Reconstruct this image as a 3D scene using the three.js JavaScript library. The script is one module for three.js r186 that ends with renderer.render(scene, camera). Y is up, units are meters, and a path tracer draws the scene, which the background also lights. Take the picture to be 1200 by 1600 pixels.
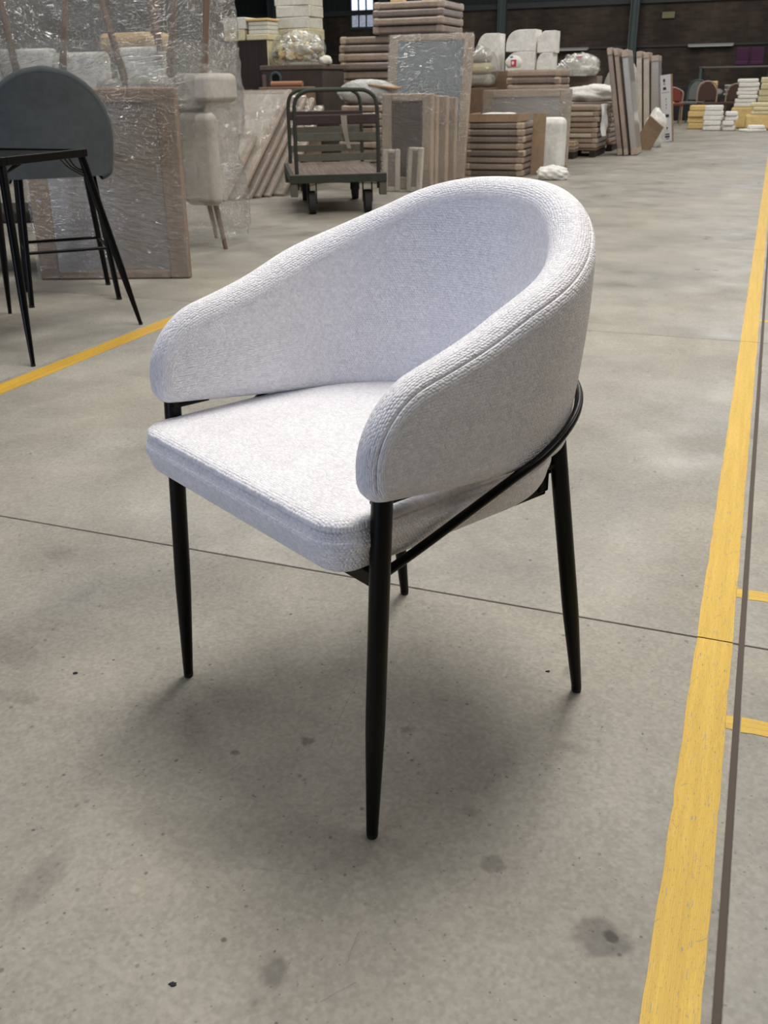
import * as THREE from 'three';
import { RoundedBoxGeometry } from 'three/addons/geometries/RoundedBoxGeometry.js';
import { RectAreaLightUniformsLib } from 'three/addons/lights/RectAreaLightUniformsLib.js';
import { mergeGeometries, mergeVertices } from 'three/addons/utils/BufferGeometryUtils.js';

// ------------------------------------------------------------------ camera, light, exposure
const scene = new THREE.Scene();
scene.background = new THREE.Color(0x050505);
const camera = new THREE.PerspectiveCamera(57.54, 3 / 4, 0.05, 120);
camera.rotation.order = 'YXZ';
camera.position.set(0, 1.0, 0);
camera.rotation.set(-0.43135, 0.37381, -0.0164);
camera.focus = 1.5;
camera.userData.fStop = 14;
const renderer = new THREE.WebGLRenderer({ antialias: true });
renderer.toneMapping = THREE.LinearToneMapping;
renderer.toneMappingExposure = 0.43;
renderer.shadowMap.enabled = true;
renderer.shadowMap.type = THREE.PCFSoftShadowMap;
RectAreaLightUniformsLib.init();

const ROOM = { x0: -17, x1: 9, z0: -30, z1: 9, h: 6.5 };
const SKYLIGHTS = [];   // [x, z, width, length, strength]
for (const z of [-24.2, -17.2, -10.2, -3.2]) for (const x of [-6.2, -0.4, 5.4]) SKYLIGHTS.push([x, z, 1.5, 3.4, z > -5 ? (x > -1 && x < 1 ? 1.9 : 0.6) : 0.85]);
const SKYLIGHT_POWER = 30, DOOR_POWER = 10;
function rectLight(color, intensity, w, h, position, target) {
  const l = new THREE.RectAreaLight(color, intensity, w, h);
  l.position.set(...position); l.lookAt(...target); scene.add(l); return l;
}
for (const [x, z, w, l, k] of SKYLIGHTS) rectLight(0xfffbf5, SKYLIGHT_POWER * k, w, l, [x, ROOM.h - 0.03, z], [x, 0, z + 1e-4]);
const DOORWAY = { x: -6.0, w: 5.0, h: 4.4 };              // open roller door behind the camera, daylight in it
rectLight(0xc6d9ff, DOOR_POWER, DOORWAY.w, DOORWAY.h, [DOORWAY.x, DOORWAY.h / 2, ROOM.z1 - 0.06], [DOORWAY.x, DOORWAY.h / 2, 0]);

// ------------------------------------------------------------------ helpers
function rng(seed) { let a = seed >>> 0; return () => { a = (a + 0x6D2B79F5) >>> 0; let t = a; t = Math.imul(t ^ (t >>> 15), t | 1); t ^= t + Math.imul(t ^ (t >>> 7), t | 61); return ((t ^ (t >>> 14)) >>> 0) / 4294967296; }; }
const clamp = (x, a = 0, b = 1) => Math.min(b, Math.max(a, x));
const lerp = (a, b, t) => a + (b - a) * t;
const smooth = (a, b, x) => { const t = clamp((x - a) / (b - a)); return t * t * (3 - 2 * t); };
function interp(tab, x) { if (x <= tab[0][0]) return tab[0][1]; for (let i = 1; i < tab.length; i++) if (x <= tab[i][0]) { const h = tab[i][0] - tab[i - 1][0], t = (x - tab[i - 1][0]) / h, sl = (k) => { const a = tab[Math.max(0, k - 1)], b = tab[Math.min(tab.length - 1, k + 1)]; return (b[1] - a[1]) / (b[0] - a[0]); }, t2 = t * t, t3 = t2 * t; return (2 * t3 - 3 * t2 + 1) * tab[i - 1][1] + (t3 - 2 * t2 + t) * h * sl(i - 1) + (-2 * t3 + 3 * t2) * tab[i][1] + (t3 - t2) * h * sl(i); } return tab[tab.length - 1][1]; }
function noiseGrid(seed, n) { const r = rng(seed), g = new Float32Array(n * n); for (let i = 0; i < n * n; i++) g[i] = r(); return (x, y) => { x = ((x % n) + n) % n; y = ((y % n) + n) % n; const i = x | 0, j = y | 0; let fx = x - i, fy = y - j; fx = fx * fx * (3 - 2 * fx); fy = fy * fy * (3 - 2 * fy); const i1 = (i + 1) % n, j1 = (j + 1) % n; return lerp(lerp(g[j * n + i], g[j * n + i1], fx), lerp(g[j1 * n + i], g[j1 * n + i1], fx), fy); }; }
function fbm(seed, base, oct) { const L = []; for (let o = 0; o < oct; o++) L.push(noiseGrid(seed + o * 17, base << o)); return (u, v) => { let s = 0, a = 1, t = 0; for (let o = 0; o < oct; o++) { const n = base << o; s += a * L[o](u * n, v * n); t += a; a *= 0.55; } return s / t; }; }   // u, v in 0..1, tiles
function n3(seed) { const r = rng(seed), P = new Float32Array(4096); for (let i = 0; i < 4096; i++) P[i] = r() * 2 - 1; const h = (x, y, z) => P[((x & 15) << 8) | ((y & 15) << 4) | (z & 15)]; return (x, y, z) => { const i = Math.floor(x), j = Math.floor(y), k = Math.floor(z); let a = x - i, b = y - j, c = z - k; a = a * a * (3 - 2 * a); b = b * b * (3 - 2 * b); c = c * c * (3 - 2 * c); return lerp(lerp(lerp(h(i, j, k), h(i + 1, j, k), a), lerp(h(i, j + 1, k), h(i + 1, j + 1, k), a), b), lerp(lerp(h(i, j, k + 1), h(i + 1, j, k + 1), a), lerp(h(i, j + 1, k + 1), h(i + 1, j + 1, k + 1), a), b), c); }; }
function tex(w, h, fn, srgb, metres = 1, metresV = metres) {           // fn(u, v, x, y) -> [r, g, b] 0..255 or a number 0..255
  const d = new Uint8Array(w * h * 4);
  for (let y = 0, k = 0; y < h; y++) for (let x = 0; x < w; x++, k += 4) { const c = fn((x + 0.5) / w, (y + 0.5) / h, x, y); if (typeof c === 'number') d[k] = d[k + 1] = d[k + 2] = c < 0 ? 0 : c > 255 ? 255 : c; else { for (let i = 0; i < 3; i++) d[k + i] = c[i] < 0 ? 0 : c[i] > 255 ? 255 : c[i]; } d[k + 3] = 255; }
  const t = new THREE.DataTexture(d, w, h, THREE.RGBAFormat); t.wrapS = t.wrapT = THREE.RepeatWrapping; t.magFilter = THREE.LinearFilter; t.minFilter = THREE.LinearMipmapLinearFilter; t.generateMipmaps = true; if (srgb) t.colorSpace = THREE.SRGBColorSpace; t.repeat.set(1 / metres, 1 / metresV); t.needsUpdate = true; return t;
}
const std = (o) => new THREE.MeshStandardMaterial(o), phys = (o) => new THREE.MeshPhysicalMaterial(o);
const used = {};
function numbered(name) { const n = used[name] = (used[name] ?? -1) + 1; return n ? `${name}_${String(n).padStart(3, '0')}` : name; }
function shade(m) { m.castShadow = m.receiveShadow = true; return m; }
function part(name, geo, mat, parent) { if (Array.isArray(geo)) geo = join(geo); const m = shade(new THREE.Mesh(geo, mat)); m.name = name; parent.add(m); return m; }
function join(list) { if (list.length === 1) return list[0]; return mergeGeometries(list.map((g) => { const o = g.index ? g.toNonIndexed() : g.clone(); for (const k of Object.keys(o.attributes)) if (!['position', 'normal', 'uv'].includes(k)) o.deleteAttribute(k); return o; })); }
function tag(o, label, category, group) { o.userData.label = label; o.userData.category = category; if (group) o.userData.group = group; return o; }
function thing(name, label, category, position = [0, 0, 0], turn = 0, group) { const o = new THREE.Group(); o.name = numbered(name); o.position.set(...position); o.rotation.y = turn; scene.add(o); return tag(o, label, category, group); }
function solo(name, geo, mat, label, category, position = [0, 0, 0], turn = 0, group) { const m = part(numbered(name), geo, mat, scene); m.position.set(...position); m.rotation.y = turn; return tag(m, label, category, group); }
function structure(o) { o.userData.kind = 'structure'; return o; }
const at = (g, x, y, z) => g.translate(x, y, z);
function box(w, h, d, x = 0, y = 0, z = 0) { const g = new THREE.BoxGeometry(w, h, d); uvBox(g); return g.translate(x, y, z); }
function rbox(w, h, d, r, x = 0, y = 0, z = 0, seg = 2) { const g = new RoundedBoxGeometry(w, h, d, seg, Math.min(r, w / 2.01, h / 2.01, d / 2.01)); uvBox(g); return g.translate(x, y, z); }
function uvBox(g) { const p = g.attributes.position, n = g.attributes.normal, u = g.attributes.uv; for (let i = 0; i < p.count; i++) { const ax = Math.abs(n.getX(i)), ay = Math.abs(n.getY(i)), az = Math.abs(n.getZ(i)); if (ay >= ax && ay >= az) u.setXY(i, p.getX(i), p.getZ(i)); else if (ax >= az) u.setXY(i, p.getZ(i), p.getY(i)); else u.setXY(i, p.getX(i), p.getY(i)); } return g; }   // uv in metres
function tube(points, r, seg = 64, radial = 12, closed = false) { return new THREE.TubeGeometry(points instanceof THREE.Curve ? points : new THREE.CatmullRomCurve3(points.map((p) => new THREE.Vector3(...p)), closed), seg, r, radial, closed); }
function rod(a, b, ra, rb = ra, radial = 14, hseg = 1) { const A = new THREE.Vector3(...a), B = new THREE.Vector3(...b), d = B.clone().sub(A), g = new THREE.CylinderGeometry(rb, ra, d.length(), radial, hseg); g.applyQuaternion(new THREE.Quaternion().setFromUnitVectors(new THREE.Vector3(0, 1, 0), d.clone().normalize())); return g.translate((A.x + B.x) / 2, (A.y + B.y) / 2, (A.z + B.z) / 2); }   // from a (radius ra) to b
function turned(profile, a, b, radial = 24) { const A = new THREE.Vector3(...a), B = new THREE.Vector3(...b), d = B.clone().sub(A), L = d.length(), g = new THREE.LatheGeometry(profile.map(([t, r]) => new THREE.Vector2(Math.max(r, 1e-5), t * L)), radial); g.applyQuaternion(new THREE.Quaternion().setFromUnitVectors(new THREE.Vector3(0, 1, 0), d.normalize())); return g.translate(A.x, A.y, A.z); }   // profile: [fraction of the way a to b, radius]
function grid(nu, nv, fn, uvfn) { const P = [], U = [], I = []; for (let j = 0; j <= nv; j++) for (let i = 0; i <= nu; i++) { const p = fn(i / nu, j / nv, i, j); P.push(p[0], p[1], p[2]); const q = uvfn ? uvfn(i / nu, j / nv, p) : [i / nu, j / nv]; U.push(q[0], q[1]); } for (let j = 0; j < nv; j++) for (let i = 0; i < nu; i++) { const a = j * (nu + 1) + i, b = a + 1, c = a + nu + 1, d = c + 1; I.push(a, b, d, a, d, c); } const g = new THREE.BufferGeometry(); g.setAttribute('position', new THREE.Float32BufferAttribute(P, 3)); g.setAttribute('uv', new THREE.Float32BufferAttribute(U, 2)); g.setIndex(I); g.computeVertexNormals(); return g; }
function weldSmooth(g) { const k = g.clone(); k.deleteAttribute('uv'); k.deleteAttribute('normal'); const w = mergeVertices(k, 1e-5); w.computeVertexNormals(); const map = new Map(), key = (p, i) => `${Math.round(p.getX(i) * 2e4)},${Math.round(p.getY(i) * 2e4)},${Math.round(p.getZ(i) * 2e4)}`; const wp = w.attributes.position, wn = w.attributes.normal; for (let i = 0; i < wp.count; i++) map.set(key(wp, i), i); const p = g.attributes.position, n = g.attributes.normal; for (let i = 0; i < p.count; i++) { const j = map.get(key(p, i)); if (j !== undefined) n.setXYZ(i, wn.getX(j), wn.getY(j), wn.getZ(j)); } return g; }

// ------------------------------------------------------------------ surfaces of the building
const FLOOR_BLOT = fbm(11, 4, 6), FLOOR_FINE = fbm(29, 512, 2), FLOOR_MID = fbm(53, 16, 4), FLOOR_STREAK = fbm(71, 8, 5);
function concreteColour(u, v, mark = 1) {
  const fine = FLOOR_FINE(u, v);
  let k = 0.80 + 0.20 * (FLOOR_BLOT(u, v) - 0.5) + 0.18 * (FLOOR_MID(u, v) - 0.5) + 0.15 * (fine - 0.5);
  const w = FLOOR_STREAK(u, v), warm = (FLOOR_BLOT(v, u) - 0.5) * 14;
  if (w > 0.62) k -= (w - 0.60) * 0.40;                                             // old smears of dirt
  const f = FLOOR_FINE(v + 0.31, u + 0.17); if (f > 0.86) k -= (f - 0.86) * 3.5;    // pits and specks
  k *= mark;
  return [k * 181 + warm * 0.5, k * 176, k * 164 - warm * 0.7];
}
function blotMarks(list, sx, sz) {        // stains: [u-metres, v-metres, radius x, radius z, strength, seed]
  const S = list.map(([x, z, rx, rz, a, sd]) => ({ x, z, rx, rz, a, n: fbm(sd, 4, 4) }));
  return (u, v) => { let k = 1; const X = u * sx, Z = v * sz; for (const s of S) { const dx = (X - s.x) / s.rx, dz = (Z - s.z) / s.rz; const q = dx * dx + dz * dz; if (q > 4) continue; const e = Math.sqrt(q) + (s.n(dx * 0.12 + 0.5, dz * 0.12 + 0.5) - 0.5) * 1.8; k *= 1 - 0.85 * s.a * smooth(1.05, 0.45, e) * (0.7 + 0.6 * s.n(dx * 0.3 + 0.1, dz * 0.3)); } return k; };
}
function wearMask(w, h, seed, specks, lines, px) {     // thin scratches, chips and specks of dirt, as a factor on the colour
  const m = new Float32Array(w * h).fill(1), r = rng(seed), dot = (x, y, rad, a) => { const R = Math.ceil(rad) + 1; for (let j = -R; j <= R; j++) for (let i = -R; i <= R; i++) { const d = Math.hypot(i, j * (0.7 + 0.5 * a)); if (d > rad) continue; const X = ((Math.round(x) + i) % w + w) % w, Y = ((Math.round(y) + j) % h + h) % h; m[Y * w + X] = Math.min(m[Y * w + X], 1 - a * clamp(1.4 - d / rad)); } };
  for (let k = 0; k < specks; k++) { const s = r(); dot(r() * w, r() * h, px * (0.6 + 2.4 * s * s * s * s), 0.10 + 0.40 * r() * r()); }
  for (let k = 0; k < lines; k++) { let x = r() * w, y = r() * h, a = r() * 6.283; const n = 20 + 160 * r() * r(), s = 0.05 + 0.13 * r(); for (let i = 0; i < n; i++) { x += Math.cos(a); y += Math.sin(a); a += (r() - 0.5) * 0.08; dot(x, y, px * 0.6, s); } }
  return (X, Y) => m[Y * w + X];
}
const SLABX = [-17.0, -15.6, -13.0, -10.4, -7.8, -5.2, -2.585, 0.083, 2.7, 5.3, 7.9, 9.0], SLABZ = []; for (let k = 12; k >= -4; k--) SLABZ.push(-1.676 - 2.42 * k); SLABZ[0] = -30; SLABZ[SLABZ.length - 1] = 9;
// the slab under the chair keeps its own stains where the photograph has them (metres from its corner at x -2.585, z -1.676)
const chairSlabMarks = blotMarks([[2.152, 0.97, 0.022, 0.035, 0.26, 901], [2.15, 1.02, 0.02, 0.03, 0.2, 902], [2.52, 0.782, 0.035, 0.03, 0.26, 903], [2.535, 0.775, 0.012, 0.010, 0.55, 904], [1.78, 0.96, 0.025, 0.06, 0.14, 905], [2.36, 0.708, 0.018, 0.015, 0.22, 906], [2.145, 0.467, 0.02, 0.02, 0.22, 907], [1.3, 0.5, 0.10, 0.05, 0.07, 908], [1.45, 0.62, 0.05, 0.02, 0.1, 909], [2.3, 0.62, 0.03, 0.02, 0.16, 910], [2.42, 0.42, 0.035, 0.02, 0.14, 911], [1.95, 0.8, 0.2, 0.05, 0.07, 912], [2.38, 0.2, 0.02, 0.03, 0.12, 913], [2.0, 0.55, 0.012, 0.012, 0.3, 914], [1.9, 0.62, 0.012, 0.012, 0.3, 915], [2.47, 1.0, 0.02, 0.012, 0.25, 916]], 2.668, 2.42);
const wearA = wearMask(2048, 2048, 4001, 2600, 90, 1.0), wearB = wearMask(2048, 2048, 4003, 2200, 70, 1.2);
const floorMap = tex(2048, 2048, (u, v, x, y) => concreteColour(u, v, wearA(x, y)), true, 3.1);
const floorBump = tex(1024, 1024, (u, v) => 128 + 70 * (FLOOR_FINE(u, v) - 0.5) + 110 * (FLOOR_MID(u, v) - 0.5), false, 3.1);
const floorRough = tex(512, 512, (u, v) => 255 * clamp(0.50 + 0.5 * (FLOOR_MID(v, u) - 0.5) + 0.3 * (FLOOR_BLOT(u, v) - 0.5)), false, 3.1);
const M = {};
M.floor = std({ map: floorMap, bumpMap: floorBump, bumpScale: 0.0016, roughnessMap: floorRough, roughness: 1 });
const chairSlabMap = tex(2048, 2048, (u, v, x, y) => concreteColour(u * 0.86 + 0.07, v * 0.78 + 0.21, chairSlabMarks(u, v) * wearB(x, y)), true, 1);
const slabBump = floorBump.clone(); slabBump.repeat.set(0.86, 0.78); slabBump.needsUpdate = true;
M.chairSlab = std({ map: chairSlabMap, roughness: 0.62, bumpMap: slabBump, bumpScale: 0.0016 });
M.joint = std({ color: 0x574d45, roughness: 0.95 });
M.brick = [0x4d3d36, 0x44372f, 0x584840, 0x3c322d, 0x5c4a3c].map((c) => std({ color: c, roughness: 0.95 }));
const streak = fbm(131, 8, 5), grime = fbm(151, 6, 5);
const brickTone = fbm(171, 16, 4);
M.brickwork = std({ roughness: 0.95, map: tex(1024, 1024, (u, v) => { const row = Math.floor(v * 40), c = Math.floor(u * 14 + (row & 1) * 0.5), fx = (u * 14 + (row & 1) * 0.5) - c, fy = v * 40 - row; const h = Math.abs(Math.sin(row * 91.7 + (c % 14) * 47.3) * 4375.5) % 1; const m = fx < 0.04 || fy < 0.13; const g = 0.66 + 0.35 * (grime(u, v) - 0.5) + 0.3 * (streak(u, v * 0.25) - 0.5); return m ? [98 * g, 92 * g, 84 * g] : [(88 + 24 * h) * g, (77 + 20 * h) * g, (69 + 17 * h) * g]; }, true, 3.4) });
M.cladding = std({ color: 0x2d3335, roughness: 0.7, metalness: 0.2 });
M.steel = std({ color: 0x4c5858, roughness: 0.65, metalness: 0.2 });
M.rail = std({ color: 0x363a3b, roughness: 0.7 });
M.roof = std({ color: 0x6a6a66, roughness: 0.9 });
M.sideWall = std({ roughness: 0.95, map: tex(512, 512, (u, v) => { const g = 0.8 + 0.6 * (grime(u, v) - 0.5); return [120 * g, 116 * g, 110 * g]; }, true, 4) });
M.skylight = std({ color: 0xe8e6dc, emissive: 0xfffbf5, emissiveIntensity: 1.6, roughness: 0.8 });
M.daylight = std({ color: 0xdfe6ee, emissive: 0xd8e6ff, emissiveIntensity: 3.2, roughness: 0.9 });

// floor: slabs with recessed joints
const floor = new THREE.Group(); floor.name = 'floor'; scene.add(floor); structure(floor);
{
  const { x0, x1, z0, z1 } = ROOM;
  part('joint_bed', box(x1 - x0, 0.15, z1 - z0, (x0 + x1) / 2, -0.0775, (z0 + z1) / 2), M.joint, floor);
  const r = rng(5);
  for (let i = 0; i + 1 < SLABX.length; i++) for (let j = 0; j + 1 < SLABZ.length; j++) {
    const ga = Math.abs(SLABX[i] - 0.083) < 1e-6 ? 0.0048 : 0.002, gb = Math.abs(SLABX[i + 1] - 0.083) < 1e-6 ? 0.0048 : 0.002;
    const xa = SLABX[i] + ga, xb = SLABX[i + 1] - gb, za = SLABZ[j] + 0.0024, zb = SLABZ[j + 1] - 0.0024;
    const own = Math.abs(SLABX[i + 1] - 0.083) < 1e-6 && Math.abs(SLABZ[j] + 1.676) < 1e-6;
    const g = rbox(xb - xa, 0.06, zb - za, 0.0025, (xa + xb) / 2, -0.03, (za + zb) / 2, 1), u = g.attributes.uv, p = g.attributes.position;
    const ox = r() * 3.1, oz = r() * 3.1, flip = r() < 0.5;
    for (let k = 0; k < u.count; k++) { if (own) u.setXY(k, (p.getX(k) + 2.585) / 2.668, (p.getZ(k) + 1.676) / 2.42); else if (flip) u.setXY(k, p.getZ(k) + oz, p.getX(k) + ox); else u.setXY(k, p.getX(k) + ox, p.getZ(k) + oz); }
    part('concrete_slab', g, own ? M.chairSlab : M.floor, floor);
  }
}
// back wall: brickwork below, dark ribbed cladding above a steel rail, columns in front
const wallBack = new THREE.Group(); wallBack.name = 'wall_back'; scene.add(wallBack); structure(wallBack);
part('brickwork', box(ROOM.x1 - ROOM.x0, 2.95, 0.25, (ROOM.x0 + ROOM.x1) / 2, 1.475, ROOM.z0 - 0.125), M.brickwork, wallBack);
part('cladding', box(ROOM.x1 - ROOM.x0, ROOM.h - 2.95, 0.2, (ROOM.x0 + ROOM.x1) / 2, (ROOM.h + 2.95) / 2, ROOM.z0 - 0.15), M.cladding, wallBack);
for (let x = ROOM.x0 + 0.2; x < ROOM.x1; x += 0.2) part('cladding_rib', box(0.05, ROOM.h - 3.05, 0.03, x, (ROOM.h + 3.05) / 2, ROOM.z0 - 0.04), M.cladding, wallBack);
part('rail', box(ROOM.x1 - ROOM.x0, 0.14, 0.12, (ROOM.x0 + ROOM.x1) / 2, 2.96, ROOM.z0 + 0.02), M.rail, wallBack);
part('rail', box(ROOM.x1 - ROOM.x0, 0.05, 0.05, (ROOM.x0 + ROOM.x1) / 2, 1.82, ROOM.z0 + 0.02), M.rail, wallBack);
for (const x of [-15.2, -11.45, -7.75, -3.98, -0.2, 3.6, 7.4]) part('column', [box(0.03, ROOM.h, 0.22, x - 0.1, ROOM.h / 2, ROOM.z0 + 0.2), box(0.03, ROOM.h, 0.22, x + 0.1, ROOM.h / 2, ROOM.z0 + 0.2), box(0.2, ROOM.h, 0.03, x, ROOM.h / 2, ROOM.z0 + 0.2)], M.steel, wallBack);
const wallLeft = structure(part('wall_left', box(0.25, ROOM.h, ROOM.z1 - ROOM.z0, ROOM.x0 - 0.125, ROOM.h / 2, (ROOM.z0 + ROOM.z1) / 2), M.sideWall, scene));
const wallRight = structure(part('wall_right', box(0.25, ROOM.h, ROOM.z1 - ROOM.z0, ROOM.x1 + 0.125, ROOM.h / 2, (ROOM.z0 + ROOM.z1) / 2), M.sideWall, scene));
{ const w = new THREE.Group(); w.name = 'wall_front'; scene.add(w); structure(w); const a = DOORWAY.x - DOORWAY.w / 2, b = DOORWAY.x + DOORWAY.w / 2, z = ROOM.z1 + 0.125;
  part('panel', box(a - ROOM.x0, ROOM.h, 0.25, (a + ROOM.x0) / 2, ROOM.h / 2, z), M.sideWall, w); part('panel', box(ROOM.x1 - b, ROOM.h, 0.25, (b + ROOM.x1) / 2, ROOM.h / 2, z), M.sideWall, w); part('lintel', box(b - a, ROOM.h - DOORWAY.h, 0.25, DOORWAY.x, (ROOM.h + DOORWAY.h) / 2, z), M.sideWall, w);
  const d = structure(part('door_1', box(DOORWAY.w, DOORWAY.h, 0.02, DOORWAY.x, DOORWAY.h / 2, ROOM.z1 + 0.02), M.daylight, scene)); }
{ const c = new THREE.Group(); c.name = 'ceiling'; scene.add(c); structure(c);
  part('roof_sheet', box(ROOM.x1 - ROOM.x0 + 0.5, 0.2, ROOM.z1 - ROOM.z0 + 0.5, (ROOM.x0 + ROOM.x1) / 2, ROOM.h + 0.12, (ROOM.z0 + ROOM.z1) / 2), M.roof, c);
  for (const [x, z, w, l] of SKYLIGHTS) part('skylight_panel', box(w, 0.015, l, x, ROOM.h, z), M.skylight, c); }

// ------------------------------------------------------------------ the armchair
const yarnN = fbm(211, 32, 4), yarnC = fbm(223, 8, 5);
const WEAVE = (() => { const r = rng(77), cols = 32, rows = 44, c = []; for (let i = 0; i < cols * rows; i++) c.push({ h: 0.55 + 0.45 * r(), w: r(), ox: (r() - 0.5) * 0.4, oy: (r() - 0.5) * 0.34, t: r(), long: r() < 0.22 }); return { c, cols, rows }; })();
function weaveAt(u, v) {
  const { c, cols, rows } = WEAVE, wob = (yarnN(u, v) - 0.5) * 0.5; const fy = v * rows + wob, r0 = Math.floor(fy); let best = 0, tone = 0.5;
  for (let dr = -1; dr <= 1; dr++) { const row = r0 + dr, fx = u * cols + (row & 1) * 0.5 + wob * 0.8, c0 = Math.floor(fx); for (let dc = -1; dc <= 1; dc++) { const col = c0 + dc, k = c[(((row % rows) + rows) % rows) * cols + (((col % cols) + cols) % cols)]; const dx = (fx - col - 0.5 - k.ox) / (k.long ? 0.85 : 0.56), dy = (fy - row - 0.5 - k.oy) / 0.60, q = dx * dx + dy * dy; if (q < 1) { const h = k.h * Math.pow(1 - q, 0.8); if (h > best) { best = h; tone = k.t; } } } }
  return [best, tone];
}
const weaveBump = tex(1536, 1536, (u, v) => 30 + 190 * weaveAt(u, v)[0] + 50 * (yarnN(u * 1, v) - 0.5), false, 0.17);
const weaveMap = tex(1024, 1024, (u, v) => { const [h, t] = weaveAt(u, v), s = (t - 0.5) * 16 + (yarnC(u, v) - 0.5) * 6 + (yarnN(v, u) - 0.5) * 10; return [244 + s, 242 + s, 245 + s * 0.95]; }, true, 0.17);
M.fabric = phys({ map: weaveMap, bumpMap: weaveBump, bumpScale: 0.0019, roughness: 0.95, sheen: 0.35, sheenRoughness: 0.6, sheenColor: new THREE.Color(0xd8d8e4) });
M.blackMetal = phys({ color: 0x030303, roughness: 0.32, specularIntensity: 0.4 });
M.blackPlastic = std({ color: 0x0c0c0c, roughness: 0.6 });

const CH = { a: 0.272, zc: -0.075, tip: 0.201, half: 0.033 };
const crest = [[-0.40, 0.866], [-0.345, 0.858], [-0.30, 0.838], [-0.25, 0.808], [-0.18, 0.777], [-0.08, 0.744], [0, 0.713], [0.06, 0.695], [0.11, 0.682], [0.16, 0.668], [0.22, 0.652]];
const belly = [[-0.40, 0.468], [-0.30, 0.475], [-0.2, 0.486], [-0.12, 0.496], [-0.06, 0.502], [0.07, 0.515], [0.15, 0.525], [0.22, 0.532]];
function shellGeometry() {       // a padded U-shaped plate: inner face, outer face and a rounded rim that runs along the crest, down the arm fronts and back along the belly
  const straight = CH.tip - CH.zc, L = 2 * straight + Math.PI * CH.a, D0 = 0.024;
  const thick = (s) => lerp(0.024, 0.034, smooth(0.0, 0.30, Math.min(s, L - s)));
  const plan = (s) => { if (s < straight) return [CH.a, CH.tip - s, 1, 0]; if (s > L - straight) return [-CH.a, CH.tip - (L - s), -1, 0]; const t = (s - straight) / CH.a; return [CH.a * Math.cos(t), CH.zc - CH.a * Math.sin(t), Math.cos(t), -Math.sin(t)]; };
  const backness = (z) => smooth(0.12, -0.36, z);
  const map = (s, y, o) => { const [px, pz, nx, nz] = plan(s), k = backness(pz), f = -0.033 * k * (1 - smooth(0.40, 0.80, y)) - 0.004, oo = o + f; return [px + nx * oo, y, pz + nz * oo]; };
  const round = (r, q) => q >= r ? 0 : 1 - Math.sqrt(Math.max(0, 1 - ((r - q) / r) ** 2));
  const RT = 0.034, RB = 0.020;                                   // how far the rim stands beyond the faces at the crest and at the belly
  const ends = (s) => { const d = Math.min(s, L - s) - D0, z = plan(s)[1]; return [interp(belly, z) + RB + 0.010 * round(0.010, d), interp(crest, z) - RT - 0.058 * round(0.068, d)]; };
  const head = [0, 0.0006, 0.0012, 0.002, 0.0028, 0.004]; for (let d = 0.006; d < 0.09; d += 0.004) head.push(d); const st = head.map((d) => D0 + d), m0 = st[st.length - 1], n = 96; for (let i = 1; i < n; i++) st.push(m0 + (L - 2 * m0) * i / n); for (let i = head.length - 1; i >= 0; i--) st.push(L - D0 - head[i]);
  const rows = [0, 0.0006, 0.0012, 0.002, 0.0028, 0.004, 0.007, 0.012], NR = 30;
  const groove = (q) => 0.0027 * Math.exp(-((q / 0.0017) ** 2));
  const face = (side) => grid(st.length - 1, NR + rows.length, (u, v, i, j) => { const s = st[i], [yb, yt] = ends(s), H = yt - yb; const dt = j >= NR ? Math.min(rows[NR + rows.length - j] ?? 0, H * 0.4) : 0; const top0 = yt - Math.min(0.012, H * 0.4) * 1.0, y = j >= NR + 1 ? yt - dt : lerp(yb, top0, j / (NR + 1) * 1.0); const df = Math.min(s, L - s) - D0; const t = (y - yb) / H, A = thick(s), g = 0; const puff = Math.sin(Math.PI * clamp(t)) * smooth(0, 0.09, df); return map(s, y, side * (A + puff * (side > 0 ? 0.003 : 0.006)) - g * side); }, (u, v, p) => [0, 0]);
  const setUV = (g, side) => { const p = g.attributes.position, uv = g.attributes.uv, w = st.length; for (let i = 0; i < p.count; i++) uv.setXY(i, st[i % w] * (side > 0 ? 1.06 : 1), p.getY(i)); };
  const inner = face(-1), outer = face(1); setUV(inner, -1); setUV(outer, 1);
  { const ix = inner.index.array; for (let i = 0; i < ix.length; i += 3) { const t = ix[i]; ix[i] = ix[i + 1]; ix[i + 1] = t; } inner.computeVertexNormals(); }
  // rim: boundary in (s, y), counter-clockwise from the belly of the first arm tip
  const B = []; const w = st.length, rowsN = NR + rows.length + 1, fy = (i, j) => outer.attributes.position.getY(j * w + i);
  for (let j = 0; j < rowsN; j++) B.push([st[0], fy(0, j), 1]); for (let i = 1; i < w; i++) B.push([st[i], ends(st[i])[1], 1]); for (let j = rowsN - 2; j >= 0; j--) B.push([st[w - 1], fy(w - 1, j), 1]); for (let i = w - 2; i >= 1; i--) B.push([st[i], ends(st[i])[0], 0]);
  const P = [], U = [], I = [], NB = B.length, SEAM = 0.80, PHI = []; for (let k = 0; k <= 18; k++) PHI.push(k / 18 * 0.74); for (const d of [-0.045, -0.03, -0.02, -0.012, -0.006, 0, 0.006, 0.012, 0.02, 0.03, 0.045]) PHI.push(SEAM + d); for (let k = 1; k <= 4; k++) PHI.push(SEAM + 0.05 + k / 4 * (0.95 - SEAM)); const K = PHI.length - 1; let arc = 0; const uniq = B.filter((q, i) => !i || Math.hypot(q[0] - B[i - 1][0], q[1] - B[i - 1][1]) > 1e-6), NU = uniq.length;
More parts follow.
